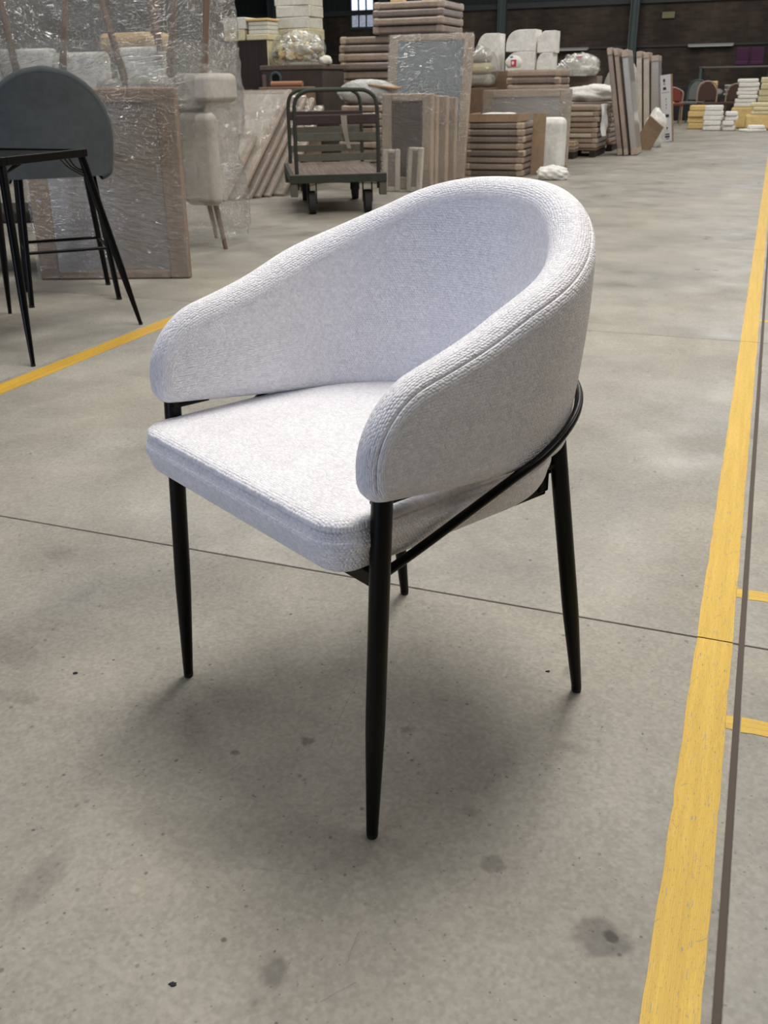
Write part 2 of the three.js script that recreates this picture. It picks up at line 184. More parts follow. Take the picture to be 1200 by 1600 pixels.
  for (let i = 0; i <= NU; i++) {
    const c = uniq[i % NU], far = (dir) => { let k = i, acc = 0, q = c; while (acc < 0.010) { k += dir; const r = uniq[((k % NU) + NU) % NU]; acc += Math.hypot(r[0] - q[0], r[1] - q[1]); q = r; } return q; };
    const a = far(-1), b = far(1); let tx = b[0] - a[0], ty = b[1] - a[1]; const tl = Math.hypot(tx, ty); tx /= tl; ty /= tl; const N = [-ty, tx];
    if (i) { const q = uniq[i - 1]; arc += Math.hypot(c[0] - q[0], c[1] - q[1]) + 0.0; }
    const up = clamp((N[1] + 0.25) / 0.5), rad = lerp(N[1] >= 0 ? RT : RB, D0, N[0] * N[0]), g0 = c[2];
    const A = thick(c[0]);
    for (let k = 0; k <= K; k++) { const f = Math.PI * PHI[k], q = (f - SEAM * Math.PI) * 0.033, dent = g0 * groove(q), o = -(A - dent) * Math.cos(f), e = (rad - dent) * Math.sin(f); P.push(...map(c[0] + N[0] * e, c[1] + N[1] * e, o)); U.push(arc, 3 + f * 0.033); }
  }
  for (let i = 0; i < NU; i++) for (let k = 0; k < K; k++) { const a = i * (K + 1) + k, b = a + 1, c = a + K + 1, d = c + 1; I.push(a, b, d, a, d, c); }
  const rim = new THREE.BufferGeometry(); rim.setAttribute('position', new THREE.Float32BufferAttribute(P, 3)); rim.setAttribute('uv', new THREE.Float32BufferAttribute(U, 2)); rim.setIndex(I); rim.computeVertexNormals();
  return weldSmooth(join([inner, outer, rim]));
}
function seatOutline(n) {      // rounded plan of the cushion: square front corners, round back
  const pts = [], W = 0.266, F = 0.238, B = -0.285, rf = 0.050, rb = 0.20, add = (cx, cz, r, a0, a1, k) => { for (let i = 0; i <= k; i++) { const t = lerp(a0, a1, i / k); pts.push(new THREE.Vector2(cx + r * Math.cos(t), cz + r * Math.sin(t))); } };
  add(W - rf, F - rf, rf, 0, Math.PI / 2, 14); add(-W + rf, F - rf, rf, Math.PI / 2, Math.PI, 14); add(-W + rb, B + rb, rb, Math.PI, 1.5 * Math.PI, 20); add(W - rb, B + rb, rb, 1.5 * Math.PI, 2 * Math.PI, 20);
  pts.push(pts[0].clone()); const len = [0]; for (let i = 1; i < pts.length; i++) len.push(len[i - 1] + pts[i].distanceTo(pts[i - 1])); const T = len[len.length - 1], out = []; let k = 0;
  for (let i = 0; i < n; i++) { const s = T * i / n; while (len[k + 1] < s) k++; const t = (s - len[k]) / (len[k + 1] - len[k]); const p = pts[k].clone().lerp(pts[k + 1], t); out.push({ p, s }); }
  for (let i = 0; i < n; i++) { const a = out[(i + n - 1) % n].p, b = out[(i + 1) % n].p; const t = b.clone().sub(a).normalize(); out[i].n = new THREE.Vector2(t.y, -t.x); if (out[i].n.dot(out[i].p) < 0) out[i].n.multiplyScalar(-1); }
  out.total = T; return out;
}
function seatGeometry() {
  const N = 200, o = seatOutline(N), seam = 0.4915, bot = 0.424;
  const ring = (rows, kind) => grid(N, rows.length - 1, (u, v, i, j) => { const q = o[i % N], [off, y, sc] = rows[j]; const x = (q.p.x + q.n.x * off) * sc, z = (q.p.y + q.n.y * off + 0.03) * sc - 0.03; return [x, y + (sc < 0.999 ? 0 : 0), z]; }, (u, v, p) => kind === 'top' ? [p[0] + 3, p[2] + 3] : [u * o.total, p[1] * 1.0 + (kind === 'base' ? p[0] : 0)]);
  const groove = (t) => 0.0028 * Math.exp(-((t / 0.0016) ** 2));
  const side = [], top = [], base = [];
  for (let i = 0; i <= 10; i++) { const t = i / 10 * Math.PI / 2; side.push([-0.032 + 0.032 * Math.sin(t), bot + 0.034 - 0.034 * Math.cos(t), 1]); }
  for (let i = 1; i <= 12; i++) { const y = lerp(bot + 0.034, seam - 0.008, i / 12); side.push([0.0045 * Math.sin(i / 12 * Math.PI), y, 1]); }
  for (const d of [0.006, 0.0045, 0.003, 0.002, 0.001, 0]) side.push([-groove(d), seam - d, 1]);
  for (const d of [0, 0.001, 0.002, 0.003, 0.0045, 0.006]) top.push([-groove(d) - d * 0.25, seam + d, 1]);
  for (let i = 1; i <= 9; i++) { const t = i / 9 * 1.2; top.push([-0.0015 - 0.020 * (1 - Math.cos(t)) - 0.004 * i / 9, seam + 0.006 + 0.009 * Math.sin(t), 1]); }
  const last = top[top.length - 1]; for (let i = 1; i <= 24; i++) { const sc = 1 - i / 24; top.push([last[0] * sc, last[1] + 0.012 * (1 - sc * sc), Math.max(sc, 0.0005)]); }
  const lb = side[0]; for (let i = 0; i <= 4; i++) base.push([lb[0], bot, Math.max(1 - i / 4, 0.0005)]);
  const flipWind = (g) => { const ix = g.index.array; for (let i = 0; i < ix.length; i += 3) { const t = ix[i]; ix[i] = ix[i + 1]; ix[i + 1] = t; } g.computeVertexNormals(); return g; };
  return [weldSmooth(flipWind(ring(side, 'side'))), weldSmooth(flipWind(ring(top, 'top'))), weldSmooth(ring(base, 'base'))];
}
{
  const chair = thing('armchair', 'pale grey woven fabric tub armchair with thin black metal legs', 'armchair', [-0.5437, 0, -1.264], -0.50493);
  part('backrest_shell', shellGeometry(), M.fabric, chair);
  part('seat_cushion', join(seatGeometry()).translate(-0.005, 0, 0), M.fabric, chair);
  const leg = (top, foot) => { const l = part('leg', turned([[0, 0], [0, 0.008], [0.004, 0.0088], [0.02, 0.009], [0.33, 0.0137], [0.40, 0.0140], [1, 0.0140], [1, 0]], foot, top, 28), M.blackMetal, chair); const d = new THREE.Vector3(...top).sub(new THREE.Vector3(...foot)).normalize(); part('foot_glide', rod([foot[0], 0, foot[2]], [foot[0] + d.x * 0.008, 0.008, foot[2] + d.z * 0.008], 0.0082, 0.0092), M.blackPlastic, l); };
  for (const s of [1, -1]) { leg([s * 0.2692, 0.537, 0.1675], [s * 0.27, 0.004, 0.1985]); leg([s * 0.209, 0.488, -0.238], [s * 0.235, 0.004, -0.3066]); }
  const half = [[0.262, 0.418, 0.163], [0.270, 0.440, 0.105], [0.281, 0.470, 0.035], [0.295, 0.506, -0.045], [0.298, 0.525, -0.10], [0.284, 0.544, -0.165], [0.247, 0.557, -0.235], [0.182, 0.565, -0.304], [0.10, 0.569, -0.348]];
  const loop = [...half, [0, 0.570, -0.362], ...half.slice().reverse().map(([x, y, z]) => [-x, y, z])];
  part('support_hoop', tube(loop, 0.0066, 160, 14), M.blackMetal, chair);
  const f = part('seat_frame', [rbox(0.53, 0.024, 0.02, 0.003, 0, 0.409, 0.165), rbox(0.02, 0.024, 0.40, 0.003, 0.19, 0.409, -0.03), rbox(0.02, 0.024, 0.40, 0.003, -0.19, 0.409, -0.03), rbox(0.40, 0.03, 0.02, 0.003, 0, 0.445, -0.244), rod([0.212, 0.452, -0.248], [0.18, 0.452, -0.19], 0.011), rod([-0.212, 0.452, -0.248], [-0.18, 0.452, -0.19], 0.011), rbox(0.03, 0.05, 0.02, 0.003, 0.19, 0.43, -0.22), rbox(0.03, 0.05, 0.02, 0.003, -0.19, 0.43, -0.22)], M.blackMetal, chair);
  for (const s of [1, -1]) part('arm_bracket', rbox(0.020, 0.005, 0.07, 0.002, s * 0.264, 0.5225, 0.142), M.blackMetal, chair);
}

// ------------------------------------------------------------------ paint on the floor
const chip = fbm(311, 32, 4), chipFine = fbm(331, 128, 3), paintTone = fbm(341, 8, 4);
const paintWear = wearMask(256, 2048, 4007, 260, 26, 1.3);
const paintMap = tex(256, 2048, (u, v, x, y) => { if (paintWear(x, y) < 0.90) return [138, 131, 116]; const bristle = Math.sin(u * 160 + 8 * paintTone(u, v)) * 4, t = (paintTone(u, v) - 0.5) * 26 + bristle + (chipFine(u, v) - 0.5) * 26; const c = chip(u, v * 4), f = chipFine(v * 4, u); if (c > 0.75 || (f > 0.84 && c > 0.5)) return [150 + t, 144 + t, 128 + t]; if (f > 0.74) return [158 + t, 128 + t, 52 + t]; return [206 + t, 168 + t, 62 + t * 0.8]; }, true, 1, 1);
M.paint = std({ map: paintMap, roughness: 0.55 });
const paintDull = std({ map: paintMap, color: 0xeee6c6, roughness: 0.6 });
function stripe(w, l, x, z, alongX) { const g = new THREE.BoxGeometry(alongX ? l : w, 0.0009, alongX ? w : l, alongX ? 30 : 1, 1, alongX ? 1 : 160), p = g.attributes.position, u = g.attributes.uv, e = n3(91 + Math.round(x * 100)); for (let i = 0; i < p.count; i++) { const X = p.getX(i), Z = p.getZ(i); if (alongX) { u.setXY(i, Z / w + 0.5, X / 2.4); p.setZ(i, Z + Math.sign(Z) * 0.0015 * e(X * 60, 0, Z > 0 ? 3 : 8)); } else { u.setXY(i, X / w + 0.5, Z / 2.4); p.setX(i, X + Math.sign(X) * 0.0016 * e(Z * 25, 0, X > 0 ? 3 : 8)); } } return g.translate(x, 0.00045, z); }
for (const [za, zb] of [[-1.674, 3.0], [-4.094, -1.678], [-6.514, -4.098], [-8.934, -6.518], [-11.354, -8.938], [-16.194, -11.358], [-24.5, -16.198]]) solo('floor_line', stripe(0.066, zb - za, 0.033, (za + zb) / 2), M.paint, `worn yellow floor line right of the armchair, ${za > -2 ? 'the stretch nearest the camera' : za > -5 ? 'stretch just behind the first cross joint' : za > -7 ? 'stretch behind the second cross joint' : za > -9 ? 'stretch behind the third cross joint' : za > -12 ? 'stretch behind the fourth cross joint' : za > -17 ? 'far stretch in the distance' : 'farthest stretch by the foam heap'}`, 'floor marking', [0, 0, 0], 0, 'yellow line along the aisle');
solo('floor_line', stripe(0.092, 12, -2.51, -1.6 - 3.4), paintDull, 'thin yellow floor line running behind the armchair past the black stool frame', 'floor marking');
for (const [z, l] of [[-1.415, 'nearest short yellow tick crossing the dark joint at right'], [-1.884, 'second short yellow tick at right, beyond the nearest one'], [-4.5, 'distant short yellow tick right of the aisle line']]) solo('floor_tick', [stripe(0.04, 0.012, 0.071, z, true), stripe(0.042, 0.6, 0.39, z, true)], M.paint, l, 'floor marking', [0, 0, 0], 0, 'short yellow ticks');
M.crumb = std({ color: 0x23272a, roughness: 0.9 });
function crumb(x, z, s, label) { const g = new THREE.IcosahedronGeometry(s, 1), p = g.attributes.position, e = n3(Math.round(1000 * Math.abs(x))); for (let i = 0; i < p.count; i++) { const k = 1 + 0.5 * e(p.getX(i) / s * 2, p.getY(i) / s * 2, p.getZ(i) / s * 2); p.setXYZ(i, p.getX(i) * k, Math.max(p.getY(i) * 0.35, -s * 0.2) + s * 0.2, p.getZ(i) * k * 0.7); } g.computeVertexNormals(); solo('debris_crumb', g, M.crumb, label, 'debris', [x, 0, z], 0.4, 'crumbs on the floor'); }
crumb(-0.541, -0.645, 0.0042, 'dark crumb on the concrete at the bottom left, nearest the camera'); crumb(-1.081, -1.155, 0.0045, 'dark crumb on the concrete left of the armchair legs'); crumb(-0.25, -1.46, 0.004, 'small dark crumb beside the rear right chair leg');

// ------------------------------------------------------------------ shared stock materials
const ridgeA = fbm(401, 8, 5), ridgeB = fbm(421, 16, 4), ridgeC = fbm(431, 4, 4);
const wrinkle = tex(1024, 1024, (u, v) => { const w = ridgeC(u, v) * 0.25; const a = 1 - Math.abs(ridgeA(u * 1, (v * 4 + u + w) % 1) - 0.5) * 4, b = 1 - Math.abs(ridgeB((u + v) % 1, (v * 3 + w) % 1) - 0.5) * 4; return 60 + 120 * Math.pow(clamp(a), 3) + 60 * Math.pow(clamp(b), 3); }, false, 0.9);
const wrinkleAcross = wrinkle.clone(); wrinkleAcross.rotation = 1.2; wrinkleAcross.needsUpdate = true;
const boardGrain = fbm(441, 32, 4), cardMap = tex(512, 512, (u, v) => { const k = 1 + 0.16 * (boardGrain(u, v) - 0.5) + 0.22 * (ridgeC(u, v) - 0.5); return [235 * k, 235 * k, 235 * k]; }, true, 0.8);
const wrapMat = (c, coat = 0.6) => phys({ color: c, map: cardMap, roughness: 0.75, clearcoat: coat, clearcoatRoughness: 0.22, bumpMap: wrinkle, bumpScale: 0.004 });
M.wrap = [0x9d8b7d, 0xa99685, 0x887970, 0xb8a592, 0x988675, 0x7d6f66].map((c) => wrapMat(c));
M.wrapLight = wrapMat(0xd6ccbf, 0.8); M.wrapPale = wrapMat(0xcfc4b6, 0.8);
M.card = std({ color: 0xa48b72, map: cardMap, roughness: 0.9 }); M.cardDark = std({ color: 0x8b745f, map: cardMap, roughness: 0.9 }); M.cardLight = std({ color: 0xb99a78, map: cardMap, roughness: 0.9 });
M.film = phys({ color: 0xf4f4f2, transmission: 0.90, thickness: 0, roughness: 0.10, ior: 1.5, bumpMap: wrinkle, bumpScale: 0.022, side: THREE.DoubleSide });
M.filmMilky = phys({ color: 0xf0f0ee, transmission: 0.45, thickness: 0, roughness: 0.3, ior: 1.5, bumpMap: wrinkleAcross, bumpScale: 0.012, side: THREE.DoubleSide });
M.foam = std({ color: 0xe9e6d8, map: cardMap, roughness: 0.95 }); M.foamWhite = std({ color: 0xf2f1ec, map: cardMap, roughness: 0.95 }); M.foamYellow = std({ color: 0xe6c98c, map: cardMap, roughness: 0.95 }); M.foamCream = std({ color: 0xe4dab4, map: cardMap, roughness: 0.95 });
M.wood = std({ color: 0x8b7262, roughness: 0.55, map: tex(128, 512, (u, v) => { const k = 0.9 + 0.3 * (boardGrain(u * 1, v * 0.1) - 0.5); return [230 * k, 226 * k, 220 * k]; }, true, 0.15, 0.8) });
M.greyFelt = std({ color: 0x494e50, roughness: 0.95, map: cardMap }); M.greyPanel = phys({ color: 0x7e8890, roughness: 0.6, clearcoat: 0.7, clearcoatRoughness: 0.2, bumpMap: wrinkle, bumpScale: 0.003 });
M.silver = phys({ color: 0xa39f9a, roughness: 0.5, clearcoat: 0.9, clearcoatRoughness: 0.15, bumpMap: wrinkle, bumpScale: 0.006 });
M.darkWood = std({ color: 0x3a302b, roughness: 0.7, map: tex(128, 512, (u, v) => { const k = 0.9 + 0.5 * (boardGrain(u, v * 0.06) - 0.5); return [230 * k, 226 * k, 220 * k]; }, true, 0.4, 1.6) });
M.tanPad = std({ color: 0xbfa882, roughness: 0.95, map: cardMap });
M.upholstery = std({ color: 0xb9b4ab, roughness: 0.9, map: cardMap });
const ORD = ['lowest', 'second from the floor', 'third from the floor', 'fourth from the floor', 'fifth from the floor', 'sixth from the floor', 'seventh from the floor', 'eighth from the floor', 'ninth from the floor', 'tenth from the floor', 'eleventh from the floor', 'twelfth from the floor', 'thirteenth from the floor', 'fourteenth from the floor', 'fifteenth from the floor', 'sixteenth from the floor', 'seventeenth from the floor', 'eighteenth from the floor'];
function blob(rx, ry, rz, seed, amp, freq, flat = 0.75, seg = 40) { const g = new THREE.SphereGeometry(1, seg, Math.round(seg * 0.7)), p = g.attributes.position, e = n3(seed); for (let i = 0; i < p.count; i++) { const x = p.getX(i), y = p.getY(i), z = p.getZ(i); const k = 1 + amp * (e(x * freq, y * freq, z * freq) + 0.5 * Math.abs(e(x * freq * 2.3, y * freq * 2.3, z * freq * 2.3)) + 0.3 * e(x * freq * 5, y * freq * 5, z * freq * 5)); p.setXYZ(i, x * rx * k, Math.max(y * k, -flat) * ry + flat * ry, z * rz * k); } return weldSmooth(uvBox(g)); }

// ------------------------------------------------------------------ left: black stool frame, grey stool
{
  const t = thing('stool_frame', 'black metal stool frame without a seat, nearest at the left edge', 'stool', [-2.98, 0, -3.265]);
  const a = 0.262, y = 0.748;
  part('seat_ring', [rbox(2 * a, 0.032, 0.03, 0.003, 0, y, a - 0.015), rbox(2 * a, 0.032, 0.03, 0.003, 0, y, -a + 0.015), rbox(0.03, 0.032, 2 * a - 0.06, 0.003, a - 0.015, y, 0), rbox(0.03, 0.032, 2 * a - 0.06, 0.003, -a + 0.015, y, 0), rbox(2 * a - 0.06, 0.006, 2 * a - 0.06, 0.002, 0, y + 0.006, 0)], M.blackMetal, t);
  for (const [sx, sz] of [[1, 1], [1, -1], [-1, 1], [-1, -1]]) { const top = [sx * (a - 0.02), y - 0.012, sz * (a - 0.02)], foot = [sx * 0.378, 0.004, sz > 0 ? 0.41 : -0.325]; const l = part('leg', turned([[0, 0], [0, 0.0085], [0.35, 0.016], [1, 0.017], [1, 0]], foot, top, 20), M.blackMetal, t); part('foot_glide', rod([foot[0], 0, foot[2]], [foot[0], 0.01, foot[2]], 0.009), M.blackPlastic, l);
    part('brace', [0.10, 0.075, 0.05].map((d, k) => tube([[top[0] + (foot[0] - top[0]) * 0.13, y - 0.105 + k * 0.012, top[2] + (foot[2] - top[2]) * 0.13], [top[0] - sx * d * 0.35, y - 0.055, top[2] - sz * d * 0.5], [top[0] - sx * d * 0.1, y - 0.014, top[2] - sz * (d + 0.03)]], 0.0032, 10, 6)), M.blackMetal, t); }
}
{
  const t = thing('bar_stool', 'grey felt bar stool with rounded back and black legs, seen from behind', 'stool', [-3.34, 0, -4.04], 0.76);
  const dome = grid(48, 30, (u, v) => { const x = (u - 0.5) * 2, y = 0.605 + v * 0.468; const h = v > 0.42 ? Math.sqrt(Math.max(0, 1 - ((v - 0.42) / 0.58) ** 2)) : 1 - 0.08 * smooth(0.42, 0, v) - 0.16 * (1 - Math.sqrt(Math.max(0, 1 - (1 - clamp(v / 0.09)) ** 2))); const w = 0.278 * Math.max(h, 0.02); return [x * w, y, 0.225 - 0.05 * x * x * h * h]; }, (u, v, p) => [p[0], p[1]]);
  const inner = dome.clone(); inner.scale(0.96, 1, 1); inner.translate(0, 0, -0.045); { const ix = inner.index.array; for (let i = 0; i < ix.length; i += 3) { const k = ix[i]; ix[i] = ix[i + 1]; ix[i + 1] = k; } inner.computeVertexNormals(); }
  const rimPts = []; for (let k = 0; k <= 60; k++) { const edge = k <= 25 ? [0, k / 25] : k <= 35 ? [(k - 25) / 10, 1] : [1, 1 - (k - 35) / 25]; const i = Math.round(edge[0] * 48) + Math.round(edge[1] * 30) * 49; const p = dome.attributes.position; rimPts.push([p.getX(i) * 0.98, p.getY(i), p.getZ(i) - 0.0225]); }
  part('backrest', [dome, inner, tube(rimPts.filter((p, i) => !i || Math.hypot(p[0] - rimPts[i - 1][0], p[1] - rimPts[i - 1][1]) > 1e-3), 0.024, 120, 10)], M.greyFelt, t);
  part('seat', rbox(0.46, 0.09, 0.42, 0.035, 0, 0.665, -0.03, 4), M.greyFelt, t);
  for (const [sx, sz] of [[1, 1], [-1, 1], [1, -1], [-1, -1]]) { const l = part('leg', rod([sx * 0.215, 0.004, sz * 0.215], [sx * 0.17, 0.625, sz * 0.16], 0.013, 0.016), M.blackMetal, t); part('foot_glide', rod([sx * 0.215, 0, sz * 0.215], [sx * 0.215, 0.012, sz * 0.215], 0.014), M.blackPlastic, l); }
  part('footrest', [rod([0.197, 0.26, 0.195], [-0.197, 0.26, 0.195], 0.008), rod([0.197, 0.26, -0.195], [-0.197, 0.26, -0.195], 0.008), rod([0.197, 0.26, 0.195], [0.197, 0.26, -0.195], 0.008), rod([-0.197, 0.26, 0.195], [-0.197, 0.26, -0.195], 0.008)], M.blackMetal, t);
}
{
  const t = thing('low_seat', 'low dark wooden seat half hidden behind the stools at the left edge', 'seat', [-4.12, 0, -4.62], 0.4), dk = std({ color: 0x2a2320, roughness: 0.8 });
  part('seat', rbox(0.62, 0.07, 0.46, 0.02, 0, 0.33, 0), dk, t); for (const [sx, sz] of [[1, 1], [-1, 1], [1, -1], [-1, -1]]) part('leg', rod([sx * 0.28, 0, sz * 0.2], [sx * 0.25, 0.30, sz * 0.17], 0.018, 0.022, 10), dk, t);
}
// ------------------------------------------------------------------ wrapped panel behind the stools
function edgedPanel(name, label, w, h, d, position, turn, lean, { face = M.silver, edge = M.card, band = 0.09, film = true, lowBand = 0.05, group, window = null } = {}) {
  const t = thing(name, label, 'wrapped panel', position, turn, group); t.rotation.order = 'YXZ'; t.rotation.x = -lean;
  part('panel', rbox(w - 0.03, h - 0.03, d * 0.7, 0.006, 0, h / 2, -d / 2), face, t);
  for (const s of [-1, 1]) part('edge_guard', rbox(band, h, d, 0.012, s * (w - band) / 2, h / 2, -d / 2), edge, t);
  part('edge_guard', rbox(w - 2 * band, band * 0.7, d, 0.012, 0, h - band * 0.35, -d / 2), edge, t);
  part('edge_guard', rbox(w - 2 * band, lowBand, d, 0.012, 0, lowBand / 2, -d / 2), edge, t);
  if (film) { const e = n3(Math.round(w * 977 + h * 313)), g = grid(40, 40, (u, v) => [(u - 0.5) * (w + 0.016), 0.012 + v * (h - 0.004), 0.008 + 0.006 * e(u * 9, v * 22 + u * 5, 1) + 0.004 * e(u * 20, v * 60, 3)], (u, v, p) => [p[0], p[1]]); part('film', g, M.film, t); }
  return t;
}
edgedPanel('wrapped_tabletop', 'cardboard-edged grey panel wrapped in clear film, standing behind the bar stool', 0.86, 1.0, 0.07, [-3.39, 0, -4.49], 0.345, 0.075, { band: 0.11, edge: M.cardDark, face: wrapMat(0x857b72, 0.9) });
// ------------------------------------------------------------------ bundle of upturned chairs in stretch film
{
  const t = thing('wrapped_chair_bundle', 'tall bundle of upturned wooden-legged chairs wrapped in clear stretch film', 'furniture bundle', [-4.1, 0, -5.75]);
  const X = -4.1, Z = -5.75;
  const legs = [[[-4.823, 1.604], [-4.758, 1.05]], [[-4.295, 1.577], [-4.398, 1.05]], [[-4.047, 1.59], [-3.896, 0.97]], [[-3.862, 1.537], [-3.929, 1.15]], [[-3.692, 1.516], [-3.62, 1.2]], [[-3.489, 1.541], [-3.575, 1.05]], [[-3.27, 1.531], [-3.335, 1.0]]];
  legs.forEach(([a, b], i) => part('wooden_leg', rod([b[0] - X, b[1], (i === 3 ? -5.9 : -5.55) - Z], [a[0] - X + (a[0] - b[0]) * 0.3, a[1] + 0.14, (i === 3 ? -5.95 : -5.58) - Z], 0.024, 0.016), M.wood, t));
  for (const [x, z] of [[-3.40, -5.62], [-4.1, -5.6], [-4.75, -5.65], [-3.72, -6.05], [-4.7, -6.05]]) part('wooden_leg', rod([x - X + 0.085, 0, z - Z], [x - X, 0.42, z - Z - 0.02], 0.014, 0.022), M.wood, t);
  for (const [x, y, z, s] of [[-3.385, 0.29, -5.52, 1], [-3.9, 0.3, -5.6, 2], [-4.5, 0.3, -5.65, 3]]) part('chair_back', rbox(s > 1 ? 0.46 : 0.26, 0.56, 0.10, 0.049, x - X, y + 0.28, z - Z, 5), M.upholstery, t);
  for (const [x, y, z, s] of [[-3.375, 0.9, -5.64, 1], [-3.9, 0.88, -5.72, 2], [-4.5, 0.88, -5.75, 3]]) part('seat_pad', rbox(s > 1 ? 0.5 : 0.27, 0.17, 0.36, 0.04, x - X, y + 0.085, z - Z, 4), M.upholstery, t);
  for (const [x, y, w, h, s] of [[-4.72, 1.10, 0.46, 0.28, 4], [-4.28, 1.09, 0.40, 0.24, 5], [-3.82, 1.08, 0.34, 0.30, 6]]) part('foam_sheet', rbox(w, h, 0.1, 0.03, x - X, y, -5.62 - Z, 3), M.foamWhite, t);
  part('seat_pad', rbox(0.42, 0.12, 0.3, 0.05, -4.1 - X, 1.27, -6.0 - Z, 3), M.tanPad, t);
  const e = n3(61), hull = (y0, y1, seedY) => grid(150, 90, (u, v) => { const a = u * Math.PI * 2, y = lerp(y0, y1, v), c = Math.cos(a), s = Math.sin(a), q = Math.pow(Math.abs(c) ** 4 + Math.abs(s) ** 4, -0.25); const waist = -0.03 * Math.exp(-(((y - 0.6) / 0.12) ** 2)) + 0.0 - 0.02 * Math.exp(-(((y - 1.0) / 0.1) ** 2)); const k = 0.022 * e(c * 5, y * 9 + c * 3, s * 5) + 0.012 * e(c * 13, y * 26 + c * 8, s * 13 + 4); return [c * q * (0.80 + k + waist), y, s * q * (0.40 + k + waist)]; }, (u, v, p) => [u * 4.4, p[1]]);
  part('stretch_film', hull(0.06, 1.78), M.film, t);
  part('stretch_film', grid(120, 26, (u, v) => { const a = u * Math.PI * 2, y = lerp(0.86, 1.24, v), c = Math.cos(a), s = Math.sin(a), q = Math.pow(Math.abs(c) ** 4 + Math.abs(s) ** 4, -0.25), k = 0.02 * e(c * 9, y * 20, s * 9 + 2); return [c * q * (0.815 + k), y + 0.05 * e(c * 4, 3, s * 4), s * q * (0.415 + k)]; }, (u, v, p) => [u * 4.4, p[1]]), M.film, t);
}

// ------------------------------------------------------------------ wrapped table tops leaning in a row
{
  // [right edge x, base z, board length, lean angle from upright, width, material, what sets it apart]
  const rows = [[-4.72, -8.05, 0.90, 0.93, 0.75, M.wrapLight, 'small front board, lowest of the row'], [-4.63, -8.17, 1.56, 0.93, 0.9, M.wrapPale, 'large pale board just behind the small front one'], [-4.585, -8.30, 1.50, 0.93, 0.9, M.wrap[1], 'third board from the front'], [-4.54, -8.40, 1.46, 0.93, 0.9, M.wrap[3], 'fourth board from the front'], [-4.48, -8.50, 1.42, 0.93, 0.9, M.wrap[0], 'fifth board from the front'], [-4.39, -8.62, 1.30, 0.93, 0.9, M.wrapPale, 'rearmost board, nearest the trolley']];
  rows.forEach(([x, z, len, lean, w, m, which], i) => {
    const t = thing('leaning_tabletop', `film-wrapped tabletop leaning left of the trolley, ${which}`, 'wrapped panel', [x - w / 2, 0.02, z], 0, 'tabletops leaning beside the trolley'); t.rotation.order = 'YXZ'; t.rotation.x = -lean;
    part('panel', rbox(w - 0.02, len - 0.02, 0.035, 0.008, 0, len / 2, -0.022), m, t);
    for (const s of [-1, 1]) part('edge_guard', rbox(0.07, len, 0.045, 0.01, s * (w / 2 - 0.035), len / 2, -0.022), i < 2 ? M.wrap[3] : M.wrap[1], t);
    part('edge_guard', rbox(w - 0.14, 0.06, 0.045, 0.01, 0, len - 0.03, -0.022), M.wrap[3], t);
    const e = n3(700 + i); part('film', grid(24, 30, (u, v) => [(u - 0.5) * (w + 0.01), v * len, 0.004 + 0.004 * e(u * 9, v * 22, i)], (u, v, p) => [p[0], p[1]]), M.film, t);
  });
  // crate the boards rest on
  solo('support_crate', [rbox(1.3, 0.56, 0.4, 0.01, 0, 0.28, 0)], M.cardDark, 'brown cardboard crate half hidden behind the leaning tabletops', 'crate', [-5.2, 0, -9.72]);
}
